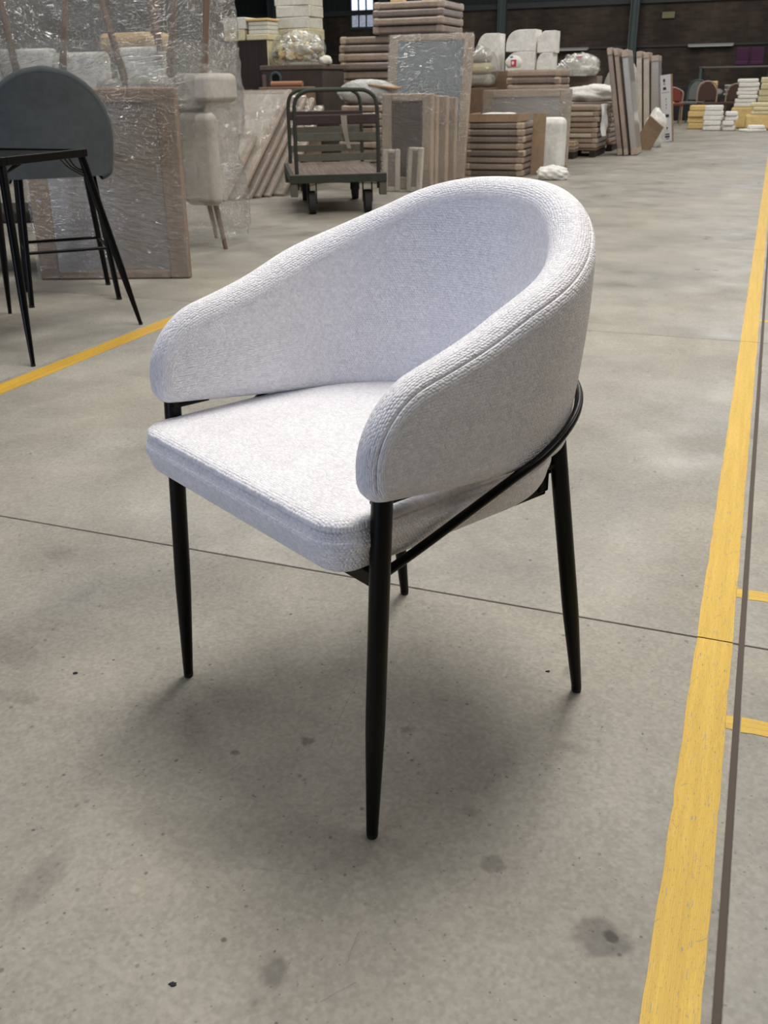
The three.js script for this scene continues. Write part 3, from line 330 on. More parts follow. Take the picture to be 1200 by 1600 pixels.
// ------------------------------------------------------------------ platform trolley
{
  M.trolleyMetal = std({ color: 0x3c3f3a, roughness: 0.6, metalness: 0.3, map: cardMap }); M.trolleySlat = std({ color: 0x5a5a50, roughness: 0.75, map: cardMap }); M.trolleyDark = std({ color: 0x3a2b2b, roughness: 0.7, map: cardMap }); M.rubber = std({ color: 0x2f2f2f, roughness: 0.9 }); M.deck = std({ color: 0x857870, roughness: 0.85, map: M.darkWood.map });
  const t = thing('platform_trolley', 'old grey-green metal platform trolley with two hoop ends and slats', 'trolley', [-3.53, 0, -7.40], 0.50);
  const hoop = (z, dx) => part('hoop', tube(new THREE.CatmullRomCurve3([[-0.09, 0.2], [-0.09, 0.5], [-0.085, 0.82], [-0.06, 0.905], [0.02, 0.95], [0.25, 0.955], [0.48, 0.95], [0.56, 0.905], [0.585, 0.82], [0.59, 0.5], [0.59, 0.2]].map(([x, y]) => new THREE.Vector3(x + dx, y, z)), false, 'catmullrom', 0.3), 0.0165, 90, 10), M.trolleyMetal, t);
  hoop(0.0, 0); hoop(-1.22, 0);
  for (const z of [0.0, -1.22]) { part('slat', rbox(0.69, 0.062, 0.012, 0.003, 0.25, 0.605, z), M.trolleySlat, t); part('slat', rbox(0.69, 0.058, 0.012, 0.003, 0.25, 0.45, z), M.trolleySlat, t); part('slat', rbox(0.69, 0.075, 0.03, 0.01, 0.25, 0.735, z), M.trolleyDark, t); }
  part('deck', rbox(0.74, 0.045, 1.32, 0.006, 0.25, 0.30, -0.61), M.deck, t);
  part('deck_edge', [rbox(0.80, 0.065, 0.03, 0.004, 0.25, 0.288, 0.055), rbox(0.80, 0.065, 0.03, 0.004, 0.25, 0.288, -1.275), rbox(0.03, 0.065, 1.3, 0.004, -0.135, 0.288, -0.61), rbox(0.03, 0.065, 1.3, 0.004, 0.635, 0.288, -0.61)], M.trolleyMetal, t);
  for (const [x, z] of [[-0.12, 0.03], [0.62, 0.03], [-0.12, -1.25], [0.62, -1.25]]) part('post_bracket', rbox(0.06, 0.14, 0.06, 0.006, x, 0.22, z), M.trolleySlat, t);
  for (const [x, z] of [[0.03, -0.06], [0.5, -0.06], [0.03, -1.1], [0.5, -1.1]]) { const w = part('wheel', new THREE.CylinderGeometry(0.093, 0.093, 0.055, 28).rotateZ(Math.PI / 2).translate(x, 0.093, z), M.rubber, t); part('hub', new THREE.CylinderGeometry(0.035, 0.035, 0.062, 16).rotateZ(Math.PI / 2).translate(x, 0.093, z), M.trolleyMetal, w); part('fork', [rbox(0.008, 0.19, 0.05, 0.002, x - 0.038, 0.18, z), rbox(0.008, 0.19, 0.05, 0.002, x + 0.038, 0.18, z)], M.trolleyMetal, t); }
  part('strap', grid(4, 16, (u, v) => [0.30 + (u - 0.5) * (0.05 - 0.02 * v) + 0.04 * v * v + 0.01, 0.765 - 0.25 * v, 0.024 + 0.008 * Math.sin(v * 5)], null), std({ color: 0x8b857c, roughness: 0.9, side: THREE.DoubleSide }), t);
}
// ------------------------------------------------------------------ behind the leaning boards
{
  const cab = thing('dark_cabinet', 'dark brown wooden cabinet standing upright behind the leaning tabletops', 'cabinet', [-5.75, 0, -10.75]);
  part('body', rbox(0.575, 1.46, 0.42, 0.004, 0, 0.73, 0), M.darkWood, cab); part('edge_strip', rbox(0.012, 1.46, 0.43, 0.002, 0.293, 0.73, 0), M.foamCream, cab);
  const foamBlock = (w, h, d, x, y, z, m, label, turn = 0) => solo('foam_block', rbox(w, h, d, 0.012, 0, h / 2, 0, 2), m, label, 'foam block', [x, y, z], turn, 'foam blocks on the dark cabinet');
  foamBlock(0.27, 0.115, 0.3, -5.87, 1.46, -10.68, M.foamCream, 'pale foam block lying on the dark cabinet, lower left one'); foamBlock(0.29, 0.12, 0.3, -5.86, 1.576, -10.68, M.foam, 'cream foam block topmost at the left of the dark cabinet'); foamBlock(0.28, 0.06, 0.32, -5.57, 1.46, -10.68, M.foamCream, 'thin cream foam slab directly on the right of the dark cabinet'); for (let k = 0; k < 3; k++) foamBlock(0.25, 0.042, 0.26, -5.57, 1.521 + k * 0.043, -10.68, M.foam, `thin pale foam slab on the dark cabinet, ${['first', 'second', 'third'][k]} above its base slab`); foamBlock(0.28, 0.028, 0.3, -5.57, 1.651, -10.68, M.foamYellow, 'thin yellow foam slab topmost at the right of the dark cabinet');
  // pillar of pale foam sheets
  const base = solo('support_crate', rbox(0.6, 1.12, 0.5, 0.01, 0, 0.56, 0), M.cardDark, 'tall brown carton hidden behind the bag of scraps, carrying pale foam', 'crate', [-5.43, 0, -11.35]);
  for (let k = 0; k < 9; k++) solo('foam_sheet', rbox(0.44 - (k % 3 === 1 ? 0.012 : 0), 0.118, 0.4, 0.012, 0, 0.059, 0), k % 4 === 3 ? M.foamCream : M.foam, `thick cream foam sheet in the tall pillar behind the dark cabinet, ${ORD[k].replace('the floor', 'its base')}`, 'foam block', [-5.43 + (k % 2) * 0.008, 1.12 + k * 0.119, -11.35], (k % 3 - 1) * 0.03, 'pillar of foam sheets');
  const crate = thing('dark_crate', 'dark grey-brown crate with a round hole, under the bag of foam scraps', 'crate', [-5.05, 0, -10.6]);
  part('body', rbox(0.74, 1.19, 0.6, 0.01, 0, 0.595, 0), std({ color: 0x4d443f, roughness: 0.85, map: cardMap }), crate); part('rim', rbox(0.78, 0.05, 0.64, 0.01, 0, 1.17, 0), std({ color: 0x6a5d55, roughness: 0.85, map: cardMap }), crate); part('hole_ring', new THREE.TorusGeometry(0.062, 0.018, 8, 24).translate(-0.2, 1.06, 0.305), M.steel, crate); part('hole', new THREE.CylinderGeometry(0.052, 0.052, 0.02, 24).rotateX(Math.PI / 2).translate(-0.2, 1.06, 0.297), std({ color: 0x0a0a0a, roughness: 1 }), crate); part('batten', rbox(0.045, 1.0, 0.03, 0.004, -0.34, 0.6, 0.31), std({ color: 0x6a5d55, roughness: 0.85 }), crate);
  solo('cardboard_roll', rod([-0.19, 0.03, 0], [0.19, 0.03, 0], 0.028), std({ color: 0xa8785a, roughness: 0.7 }), 'reddish-brown roll lying in front of the dark crate with the hole', 'roll', [-5.05, 0.975, -10.16]);
  solo('support_crate', rbox(0.6, 0.975, 0.2, 0.01, 0, 0.4875, 0), M.cardDark, 'narrow brown carton in front of the dark crate, under the reddish roll', 'crate', [-5.05, 0, -10.16]);
  const bag = thing('scrap_bag', 'clear plastic bag stuffed with cream foam scraps on the dark crate', 'bag', [-5.08, 1.196, -10.55]);
  const r = rng(88), chunks = []; for (let i = 0; i < 260; i++) { const a = r() * 6.283, h = r(), q = Math.sqrt(r()) * 0.97; const env = Math.sqrt(1 - Math.pow(h, 2)) * 0.92 + 0.08; const g = new THREE.IcosahedronGeometry(0.026 + 0.034 * r(), 0); g.scale(1, 0.7 + r() * 0.5, 0.8); g.rotateX(r() * 3).rotateY(r() * 3); g.translate(Math.cos(a) * q * env * 0.30 + 0.01, 0.07 + h * 0.24, Math.sin(a) * q * env * 0.2); chunks.push(g); }
  [M.foamCream, M.foam, M.foamYellow].forEach((m, k) => { const p = part('foam_scraps', join(chunks.filter((_, i) => i % 5 === (k === 2 ? 4 : k) || (k === 1 && i % 5 > 1 && i % 5 < 4))), m, bag); p.userData.kind = 'stuff'; });
  part('bag_film', blob(0.315, 0.205, 0.24, 512, 0.10, 2.6, 0.72, 56), M.film, bag);
  solo('foam_scrap', blob(0.07, 0.05, 0.06, 533, 0.2, 2, 0.7, 20), M.foam, 'loose cream foam lump at the right end of the dark crate', 'foam scrap', [-4.69, 1.196, -10.42]);
}
// ------------------------------------------------------------------ stacks of wrapped table tops
function boardStack(name, n, [x, y0, z], [w, th, d], where, group, mats, jitter = 0.02, seed = 1) {
  const r = rng(seed); let y = y0;
  for (let k = 0; k < n; k++) { const h = th * (0.94 + 0.12 * r()), m = mats[Math.floor(r() * mats.length)], dx = (r() - 0.5) * jitter, dz = (r() - 0.5) * jitter, turn = (r() - 0.5) * jitter * 0.8;
    const t = thing(name, `wrapped brown tabletop, ${n === 1 ? 'alone' : k === n - 1 ? 'topmost' : ORD[k].replace('the floor', 'the bottom')} of the ${where}`, 'wrapped panel', [x + dx, y, z + dz], turn, group);
    part('panel', rbox(w * (0.985 + 0.03 * r()), h * 0.90, d * (0.985 + 0.03 * r()), h * 0.3, 0, h * 0.47, 0, 3), m, t);
    for (const [sx, sz] of [[1, 1], [-1, 1], [1, -1]]) part('corner_guard', rbox(0.09, h * 0.97, 0.09, h * 0.28, sx * (w / 2 - 0.041), h * 0.485, sz * (d / 2 - 0.041), 2), M.wrap[k % 2 ? 3 : 1], t);
    y += h * 0.985; }
  return y;
}
boardStack('stacked_tabletop', 16, [-4.41, 0.0, -12.06], [1.32, 0.0965, 0.8], 'big stack behind the grey panel', 'big stack of tabletops', [M.wrap[0], M.wrap[4], M.wrap[2], M.wrap[1]], 0.03, 3);
boardStack('stacked_tabletop', 4, [-4.16, 1.524, -12.02], [0.87, 0.084, 0.82], 'small stack on the big stack', 'four tabletops on the big stack', [M.wrap[0], M.wrap[1], M.wrap[2]], 0.03, 4);
for (const [x, w, l] of [[-4.32, 0.16, 'left'], [-3.9, 0.22, 'right']]) solo('foam_offcut', rbox(w, 0.022, 0.12, 0.006, 0, 0.011, 0), M.foamYellow, `small yellow foam offcut on the top stack of tabletops, ${l} one`, 'foam scrap', [x, 1.862, -11.75]);
const lowTop = boardStack('stacked_tabletop', 8, [-2.93, 0.0, -11.42], [0.70, 0.071, 0.72], 'low stack behind the armchair', 'low stack behind the armchair', [M.wrap[5], M.wrap[2], M.wrap[0]], 0.025, 6);
{ const t = thing('cardboard_tray', 'open brown cardboard tray lying on the low stack behind the armchair', 'box', [-2.95, lowTop + 0.003, -11.38], 0.05); part('front_panel', rbox(0.60, 0.085, 0.012, 0.003, 0, 0.0445, 0.3), M.card, t); part('side_panel', rbox(0.012, 0.085, 0.58, 0.003, 0.294, 0.0445, 0), M.card, t); part('side_panel', rbox(0.012, 0.085, 0.58, 0.003, -0.294, 0.0445, 0), M.card, t); part('base', rbox(0.59, 0.008, 0.6, 0.002, 0, 0.004, 0), M.cardDark, t); part('liner', blob(0.26, 0.055, 0.26, 541, 0.12, 2.4, 0.7), M.foamWhite, t); }
boardStack('stacked_tabletop', 13, [-2.86, 0.0, -12.95], [0.68, 0.0885, 0.62], 'stack behind the wide white panel', 'stack behind the white panel', [M.wrap[2], M.wrap[5], M.wrap[1]], 0.03, 7);
// ------------------------------------------------------------------ framed panels between trolley and low stack
edgedPanel('framed_panel', 'tall grey panel in a brown cardboard frame under film, leaning behind the trolley', 0.96, 1.50, 0.08, [-3.63, 0.01, -10.62], 0.02, 0.2, { face: M.greyPanel, edge: M.wrap[3], band: 0.10, lowBand: 0.1 });
{ const spec = [[-3.43, -9.52, 0.52, 0.9, 'nearest of the four narrow framed panels right of the trolley', 1], [-3.45, -9.77, 0.5, 0.88, 'second of the four narrow framed panels right of the trolley', 0], [-3.44, -10.08, 0.5, 0.87, 'third of the four narrow framed panels right of the trolley', 0], [-3.43, -10.36, 0.5, 0.85, 'rearmost of the four narrow framed panels right of the trolley', 0]];
  for (const [x, z, w, h, l, open] of spec) { edgedPanel('narrow_framed_panel', `brown cardboard-framed panel in film, ${l}`, w, h, 0.11, [x, 0, z], 0.04, 0.035, { face: open ? std({ color: 0x54443c, roughness: 0.7, map: M.darkWood.map }) : M.wrap[2], edge: M.wrap[3], band: 0.10, lowBand: 0.12, group: 'narrow framed panels' }); } }
for (const [x, w, h, l, turn] of [[-3.5, 0.17, 0.40, 'left', 0.25], [-3.27, 0.16, 0.42, 'right', -0.2]]) edgedPanel('small_wrapped_panel', `small brown wrapped panel leaning before the narrow framed panels, ${l} one`, w, h, 0.05, [x, 0, -9.27], turn, 0.12, { face: M.wrap[5], edge: M.wrapPale, band: 0.05, group: 'small wrapped panels' });
edgedPanel('white_wrapped_panel', 'wide white panel with brown cardboard edges behind the low stack', 1.10, 0.90, 0.10, [-2.88, 0, -12.35], 0.0, 0.03, { face: M.silver, edge: M.wrap[3], band: 0.13, lowBand: 0.08 });
solo('foam_bundle', rbox(0.30, 0.60, 0.30, 0.08, 0, 0.30, 0, 6), M.foamWhite, 'white foam bundle bulging beside the low stack of tabletops', 'foam bundle', [-2.43, 0, -11.9]);
{ const t = solo('cardboard_plank', rbox(0.15, 0.66, 0.02, 0.004, 0, 0.33, 0), M.card, 'upright narrow brown cardboard strip beside the low stack', 'cardboard', [-2.495, 0, -11.42]); t.rotation.x = -0.04; }
solo('film_scrap', blob(0.16, 0.085, 0.12, 561, 0.25, 3.0, 0.6, 36), M.foamWhite, 'crumpled white plastic film lying on the floor by the low stack', 'film', [-2.19, 0, -10.85]);
// white curved foam blocks and bagged cushions
{
  const post = solo('support_crate', rbox(0.95, 1.12, 0.5, 0.01, 0, 0.56, 0), M.cardDark, 'wide brown carton hidden under the white curved foam blocks', 'crate', [-3.4, 0, -13.75]);
  const curved = (w, h, d) => { const s = new THREE.Shape(); s.moveTo(0, 0); s.lineTo(w, 0); s.lineTo(w, h); s.lineTo(w * 0.45, h); s.quadraticCurveTo(w * 0.06, h * 0.95, 0, h * 0.35); s.closePath(); const g = new THREE.ExtrudeGeometry(s, { depth: d, bevelEnabled: true, bevelSize: 0.008, bevelThickness: 0.008, bevelSegments: 2, curveSegments: 14 }); return g; };
  const B = (w, h, d, x, y, l) => solo('curved_foam_block', curved(w, h, d), M.foamWhite, `white curved foam block on the far stack, ${l}`, 'foam block', [x, y, -13.9], 0, 'white curved foam blocks');
  B(0.30, 0.44, 0.35, -3.87, 1.13, 'leftmost tall one'); B(0.38, 0.21, 0.35, -3.45, 1.13, 'lower middle one'); B(0.38, 0.245, 0.35, -3.45, 1.357, 'upper middle one'); B(0.2, 0.19, 0.3, -3.04, 1.13, 'lower right one'); B(0.22, 0.245, 0.3, -3.04, 1.337, 'upper right one');
  const bag = thing('cushion_bag', 'clear bag of beige cushions beside the grey framed panel', 'bag', [-3.70, 0.92, -13.22]);
  solo('support_crate', rbox(0.40, 0.92, 0.36, 0.01, 0, 0.46, 0), M.cardDark, 'brown carton hidden under the clear bag of beige cushions', 'crate', [-3.70, 0, -13.2]);
  part('cushion', rbox(0.34, 0.15, 0.3, 0.06, 0, 0.09, 0, 4), M.upholstery, bag); part('cushion', rbox(0.32, 0.14, 0.3, 0.06, -0.02, 0.23, 0, 4), M.foamCream, bag); part('cushion', rbox(0.30, 0.12, 0.28, 0.05, -0.03, 0.36, 0, 4), M.upholstery, bag); part('bag_film', blob(0.22, 0.28, 0.2, 571, 0.08, 2.2, 0.8, 36), M.film, bag);
  const pk = thing('printed_packet', 'small white packet with blue and pink print beside the bagged cushions', 'packet', [-3.16, 1.146, -12.8]); part('body', blob(0.10, 0.085, 0.05, 581, 0.12, 2, 0.7, 24), M.foamWhite, pk); part('pink_print', rbox(0.07, 0.08, 0.012, 0.005, 0.01, 0.055, 0.047), std({ color: 0xc23a58, roughness: 0.6 }), pk); part('blue_print', rbox(0.04, 0.035, 0.012, 0.005, -0.02, 0.115, 0.03), std({ color: 0x2f7fb0, roughness: 0.6 }), pk);
}
// wrapped bundle lying over the boards behind the trolley
{ const t = thing('wrapped_bundle', 'white plastic-wrapped bundle with a cardboard end lying behind the trolley', 'bundle', [-4.15, 0.80, -10.28], -0.1); part('film_wrap', blob(0.34, 0.13, 0.18, 591, 0.10, 2.2, 0.8, 40), M.filmMilky, t); part('core', rbox(0.55, 0.12, 0.26, 0.05, -0.02, 0.09, 0, 3), M.foamWhite, t); part('cardboard_end', rbox(0.30, 0.02, 0.22, 0.006, 0, 0, 0).rotateZ(-0.12).translate(0.24, 0.165, 0.04), M.cardLight, t); }
boardStack('stacked_tabletop', 11, [-4.15, 0.0, -10.28], [0.46, 0.0735, 0.5], 'narrow stack behind the trolley', 'narrow stack behind the trolley', [M.wrap[3], M.wrap[1], M.wrap[4], M.wrapPale], 0.04, 9);

// ------------------------------------------------------------------ far stacks along the aisle
function pallet(x, z, w, d, label) { const t = thing('pallet', label, 'pallet', [x, 0, z]); for (let k = 0; k < 5; k++) part('slat', box(w, 0.018, d / 6.2, 0, 0.101, (k - 2) * d / 5), M.cardDark, t); for (const s of [-1, 0, 1]) part('runner', box(0.08, 0.09, d, s * (w / 2 - 0.05), 0.046, 0), std({ color: 0x2c2723, roughness: 0.95 }), t); return 0.111; }
{
  const y = pallet(-2.66, -14.62, 0.78, 0.9, 'dark wooden pallet under the nearer far stack of tabletops');
  boardStack('stacked_tabletop', 8, [-2.58, y, -14.62], [0.62, 0.0715, 0.86], 'far stack beside the aisle', 'far stack on the pallet', [M.wrap[3], M.wrap[1], M.wrapPale], 0.03, 21);
  const y2 = pallet(-2.62, -15.85, 0.8, 0.9, 'dark wooden pallet at the back, under the second far stack');
  const top2 = boardStack('stacked_tabletop', 8, [-2.6, y2, -15.85], [0.66, 0.0755, 0.86], 'second far stack behind the beige sack', 'second far stack', [M.wrap[2], M.wrap[0], M.wrap[5]], 0.03, 22);
  solo('plastic_sheet', blob(0.42, 0.15, 0.30, 601, 0.16, 2.4, 0.55, 40), M.foamWhite, 'crumpled white plastic sheet lying on the second far stack', 'plastic sheet', [-2.62, top2, -15.8]);
  { const g = grid(14, 20, (u, v) => { const e = Math.sin(u * 9 + v * 4) * 0.02 + Math.sin(u * 4 - v * 7) * 0.02; return [e * 0.6 - 0.02 + v * 0.03, 0.42 * (1 - v), (u - 0.5) * (0.5 - 0.1 * v)]; }); solo('plastic_sheet', g, std({ color: 0xe8e8e6, roughness: 0.5, side: THREE.DoubleSide }), 'white plastic sheet hanging down the right side of the far stack', 'plastic sheet', [-2.215, 0.27, -14.40]); }
  const t = thing('clear_bag', 'bulging clear bag of white offcuts on top of the far stacks', 'bag', [-2.98, 1.05, -16.3]); part('offcuts', blob(0.29, 0.18, 0.24, 613, 0.28, 2.6, 0.6, 40), M.foamWhite, t); part('bag_film', blob(0.33, 0.2, 0.28, 611, 0.26, 2.6, 0.6, 48), M.film, t); part('pink_strip', rbox(0.1, 0.02, 0.02, 0.008, 0.05, 0.27, 0.24), std({ color: 0xc96f86, roughness: 0.6 }), t);
  const s = solo('support_crate', rbox(0.6, 1.05, 0.5, 0.01, 0, 0.525, 0), M.wrap[5], 'brown carton at the back carrying the bulging clear bag', 'crate', [-2.98, 0, -16.6]);
  solo('beige_sack', blob(0.30, 0.68, 0.34, 621, 0.07, 1.7, 0.95, 40), M.upholstery, 'large beige sack slumped behind the tall upright panels', 'sack', [-2.42, 0, -17.2]);
  solo('beige_sack', blob(0.24, 0.36, 0.28, 623, 0.07, 1.7, 0.85, 36), M.foamCream, 'pale round sack leaning at the left of the large beige sack', 'sack', [-2.75, 0.711, -15.95]).position.set(-3.05, 0, -17.3);
  // low cardboard pile at the aisle
  const y3 = pallet(-2.68, -13.95, 0.36, 0.34, 'low dark pallet under the short cardboard pile');
  const c = boardStack('cardboard_sheet', 2, [-2.68, y3, -13.95], [0.34, 0.045, 0.32], 'short pile in front of the far pallet', 'short pile', [M.wrap[3], M.wrap[1]], 0.02, 31);
  solo('cardboard_offcut', rbox(0.34, 0.018, 0.32, 0.003, 0, 0.009, 0), M.cardLight, 'tan cardboard lid on the short pile by the far pallet', 'cardboard', [-2.68, c, -13.95]);
}
// tall upright wrapped boards
function uprightBoard(x, z, w, h, d, m, label, turn, lean = 0.02, tilt = 0, group = 'tall upright boards') { const t = thing('upright_board', label, 'wrapped panel', [x, 0, z], turn, group); t.rotation.order = 'YXZ'; t.rotation.x = -lean; t.rotation.z = tilt; part('panel', rbox(w, h, d, 0.012, 0, h / 2, 0, 2), m, t); part('edge_guard', rbox(w * 1.02, 0.09, d * 1.06, 0.012, 0, h - 0.05, 0, 2), M.wrap[3], t); part('edge_guard', rbox(w * 1.02, 0.09, d * 1.06, 0.012, 0, 0.05, 0, 2), M.wrap[3], t); }
uprightBoard(-1.99, -14.86, 0.07, 1.42, 0.62, M.wrap[0], 'tall narrow brown wrapped board standing upright, left of the silver one', 0.03, 0, 0.19); uprightBoard(-1.905, -14.86, 0.06, 1.41, 0.62, M.wrap[1], 'tall brown wrapped board pressed against the silver one', 0.03, 0, 0.19); uprightBoard(-1.80, -14.95, 0.09, 1.39, 0.66, M.silver, 'tall silver film-wrapped board facing the aisle', 0.03, 0, 0.19);
{ const t = solo('cardboard_flap', rbox(0.30, 0.48, 0.03, 0.006, 0, 0.24, 0), M.card, 'brown cardboard flap leaning at the foot of the tall boards', 'cardboard', [-1.82, 0, -15.95], -0.5); t.rotation.order = 'YXZ'; t.rotation.z = -0.55; t.position.set(-1.86, 0.0, -15.9); }
solo('plastic_sheet', blob(0.15, 0.30, 0.14, 631, 0.2, 2.4, 0.8, 30), M.foamWhite, 'white plastic bundle behind the brown cardboard flap', 'plastic sheet', [-1.72, 0, -16.5]);
uprightBoard(-2.22, -18.9, 0.09, 1.44, 0.5, M.wrapLight, 'pale upright wrapped board farther back, left of the printed carton', 0, 0, 0.10); uprightBoard(-2.095, -18.9, 0.10, 1.42, 0.5, M.wrapPale, 'middle pale upright wrapped board farther back, beside the printed carton', 0, 0, 0.10); uprightBoard(-1.95, -18.9, 0.13, 1.37, 0.5, M.silver, 'glossy silver upright board right behind the printed carton', 0, 0, 0.10);
{
  const cv = document.createElement('canvas'); cv.width = 128; cv.height = 512; const c = cv.getContext('2d'); c.fillStyle = '#c9c9cb'; c.fillRect(0, 0, 128, 512); c.fillStyle = '#20222c';
  c.beginPath(); c.arc(46, 40, 14, 0, 7); c.fill(); c.fillRect(30, 90, 40, 22); c.fillStyle = '#8d8d94'; c.fillRect(10, 128, 104, 6); c.fillRect(36, 58, 22, 18); c.fillStyle = '#2a2c36'; for (const [y, w] of [[176, 10], [196, 6], [220, 12], [244, 9]]) c.fillRect(60, y, w, 12); c.fillRect(36, 300, 62, 24); c.fillRect(40, 344, 22, 10); c.beginPath(); c.moveTo(56, 400); c.lineTo(84, 400); c.lineTo(70, 420); c.fill(); c.fillRect(68, 420, 4, 14); c.fillRect(44, 450, 56, 10); c.fillRect(40, 466, 60, 16); c.fillRect(52, 488, 40, 6);
  const tx = new THREE.CanvasTexture(cv); tx.colorSpace = THREE.SRGBColorSpace;
  const t = thing('printed_carton', 'tall narrow grey carton printed with black handling symbols leaning by the aisle', 'carton', [-1.74, 0, -17.9], 0.12); t.rotation.order = 'YXZ'; t.rotation.z = 0.13; t.rotation.x = -0.02; t.position.x = -1.66;
  part('carton_body', rbox(0.17, 1.06, 0.14, 0.006, 0, 0.53, -0.07), std({ color: 0xb9b9bb, roughness: 0.8 }), t); part('printed_face', new THREE.PlaneGeometry(0.165, 1.05).translate(0, 0.53, 0.0012), std({ map: tx, roughness: 0.8 }), t); part('cardboard_side', rbox(0.025, 1.06, 0.14, 0.004, 0.1, 0.53, -0.07), M.card, t);
}
// ------------------------------------------------------------------ the far heap of foam and chairs
const pad = (w, h, d) => rbox(w, h, d, Math.min(0.03, h * 0.4), 0, h / 2, 0, 3);
function padStack(n, [x, y, z], [w, h, d], m, where, group, jit = 0.04, seed = 1) { const r = rng(seed); for (let k = 0; k < n; k++) { const hh = h * (0.9 + 0.2 * r()); solo('foam_pad', pad(w * (0.93 + 0.14 * r()), hh, d), Array.isArray(m) ? m[k % m.length] : m, `${m === M.foamYellow ? 'yellow' : m === M.foamCream ? 'cream' : 'white'} foam pad, ${k === n - 1 ? 'topmost' : ORD[k].replace('the floor', 'the bottom')} of ${where}`, 'foam pad', [x + (r() - 0.5) * jit, y, z + (r() - 0.5) * jit], (r() - 0.5) * 0.2, group); y += hh; } return y; }
padStack(4, [-1.53, 0, -22.6], [0.34, 0.115, 0.34], M.foamYellow, 'the yellow pile left of the white foam', 'yellow foam pile', 0.06, 41);
padStack(5, [-1.17, 0, -22.0], [0.36, 0.095, 0.36], M.foamWhite, 'the central white pile', 'central white foam pile', 0.05, 42);
padStack(4, [-0.82, 0, -21.9], [0.24, 0.09, 0.3], M.foamWhite, 'the small white pile', 'small white foam pile', 0.05, 43);
const bench = solo('foam_cube', rbox(0.62, 0.42, 0.5, 0.05, 0, 0.21, 0, 3), M.foamYellow, 'thick yellow foam block under the tall white pile', 'foam block', [-0.55, 0, -23.0]);
padStack(7, [-0.60, 0.42, -23.0], [0.42, 0.078, 0.4], M.foamWhite, 'the tall white pile at right', 'tall white foam pile', 0.06, 44);
solo('foam_cube', rbox(0.60, 0.30, 0.4, 0.06, 0, 0.15, 0, 3), M.foamYellow, 'yellow foam block at the right edge, front of the heap', 'foam block', [-0.24, 0, -22.2], 0.1);
padStack(3, [-0.2, 0.30, -22.2], [0.5, 0.075, 0.36], M.foamCream, 'the cream pile on the right yellow block', 'cream pads at right', 0.06, 45);
{ const t = solo('foam_sheet', rbox(0.42, 0.05, 0.34, 0.02, 0, 0.025, 0), M.foamWhite, 'white foam slab lying flat before the heap at right', 'foam block', [-0.36, 0, -21.5], 0.6); solo('foam_pad', pad(0.3, 0.07, 0.24), M.foamWhite, 'small white pad on the flat slab before the heap', 'foam pad', [-0.3, 0.05, -21.52], 0.2); }
padStack(8, [-0.12, 0.0, -24.4], [0.5, 0.125, 0.4], M.foamCream, 'the cream stack behind the tall white pile', 'cream stack at far right', 0.04, 46);
function farChair(x, z, turn, frame, fill, label, h = 0.95, lie = 0) {
  const t = thing('dining_chair', label, 'chair', [x, 0, z], turn, 'unfinished chairs in the far heap'); t.rotation.order = 'YXZ'; t.rotation.x = lie;
  part('seat', rbox(0.44, 0.06, 0.42, 0.02, 0, 0.45, 0), fill, t); for (const [sx, sz] of [[1, 1], [-1, 1], [1, -1], [-1, -1]]) part('leg', rod([sx * 0.2, 0, sz * 0.19], [sx * 0.19, 0.43, sz * 0.17], 0.013, 0.016, 8), frame, t);
  part('back_frame', tube([[-0.22, 0.45, -0.19], [-0.22, 0.70, -0.21], [-0.17, h - 0.06, -0.23], [0, h, -0.24], [0.17, h - 0.06, -0.23], [0.22, 0.70, -0.21], [0.22, 0.45, -0.19]], 0.018, 30, 8), frame, t);
  part('backrest', grid(10, 10, (u, v) => { const w = 0.20 * Math.sqrt(Math.max(0.02, 1 - (Math.max(0, v - 0.4) / 0.62) ** 2)); return [(u - 0.5) * 2 * w, 0.52 + v * (h - 0.54), -0.20 - 0.03 * v]; }), fill, t); t.children[t.children.length - 1].material.side = THREE.DoubleSide;
}
M.frameWood = std({ color: 0x9a8474, roughness: 0.6 }); M.brownFill = std({ color: 0x4a3630, roughness: 0.9 }); M.redFill = std({ color: 0x7a3a30, roughness: 0.9 }); M.greyFill = std({ color: 0x6c6f70, roughness: 0.9 }); M.tanFill = std({ color: 0xb79a62, roughness: 0.9 });
farChair(-1.45, -24.6, 0.3, M.frameWood, M.brownFill, 'brown arched-back chair in the far heap, behind the white foam', 0.92); farChair(-0.95, -24.9, -0.3, M.frameWood, M.brownFill, 'brown arched-back chair in the far heap, right of its twin', 0.86); farChair(-2.2, -24.2, 0.2, M.frameWood, M.redFill, 'chair with a dull red back left of the yellow foam', 0.80); farChair(-2.55, -25.3, 0.6, M.frameWood, M.tanFill, 'light wooden chair at the left end of the far heap', 1.0); farChair(-1.9, -25.6, -0.4, M.steel, M.greyFill, 'grey chair frame behind the dull red chair', 0.95);
{ const y = 0.0; solo('crate_box', rbox(0.5, 0.72, 0.4, 0.01, 0, 0.36, 0), std({ color: 0x2f2b29, roughness: 0.9 }), 'dark crate in the far heap carrying a yellow foam block', 'crate', [-1.62, 0, -26.2]); solo('foam_cube', rbox(0.34, 0.2, 0.3, 0.02, 0, 0.1, 0), M.foamYellow, 'small yellow foam block on the dark crate in the far heap', 'foam block', [-1.55, 0.72, -26.2]); }
{ const t = thing('storage_rack', 'dark steel storage rack against the brick wall behind the heap', 'rack', [-1.0, 0, -28.6]); for (const [x, z] of [[-0.95, 0.3], [0.95, 0.3], [-0.95, -0.3], [0.95, -0.3]]) part('post', rbox(0.06, 1.25, 0.06, 0.005, x, 0.625, z), M.steel, t); for (const y of [0.55, 1.24]) part('shelf', rbox(2.0, 0.04, 0.66, 0.005, 0, y, 0), y > 1 ? std({ color: 0x6a6560, roughness: 0.8 }) : M.cladding, t); }
M.purple = std({ color: 0x43203f, roughness: 0.85 });
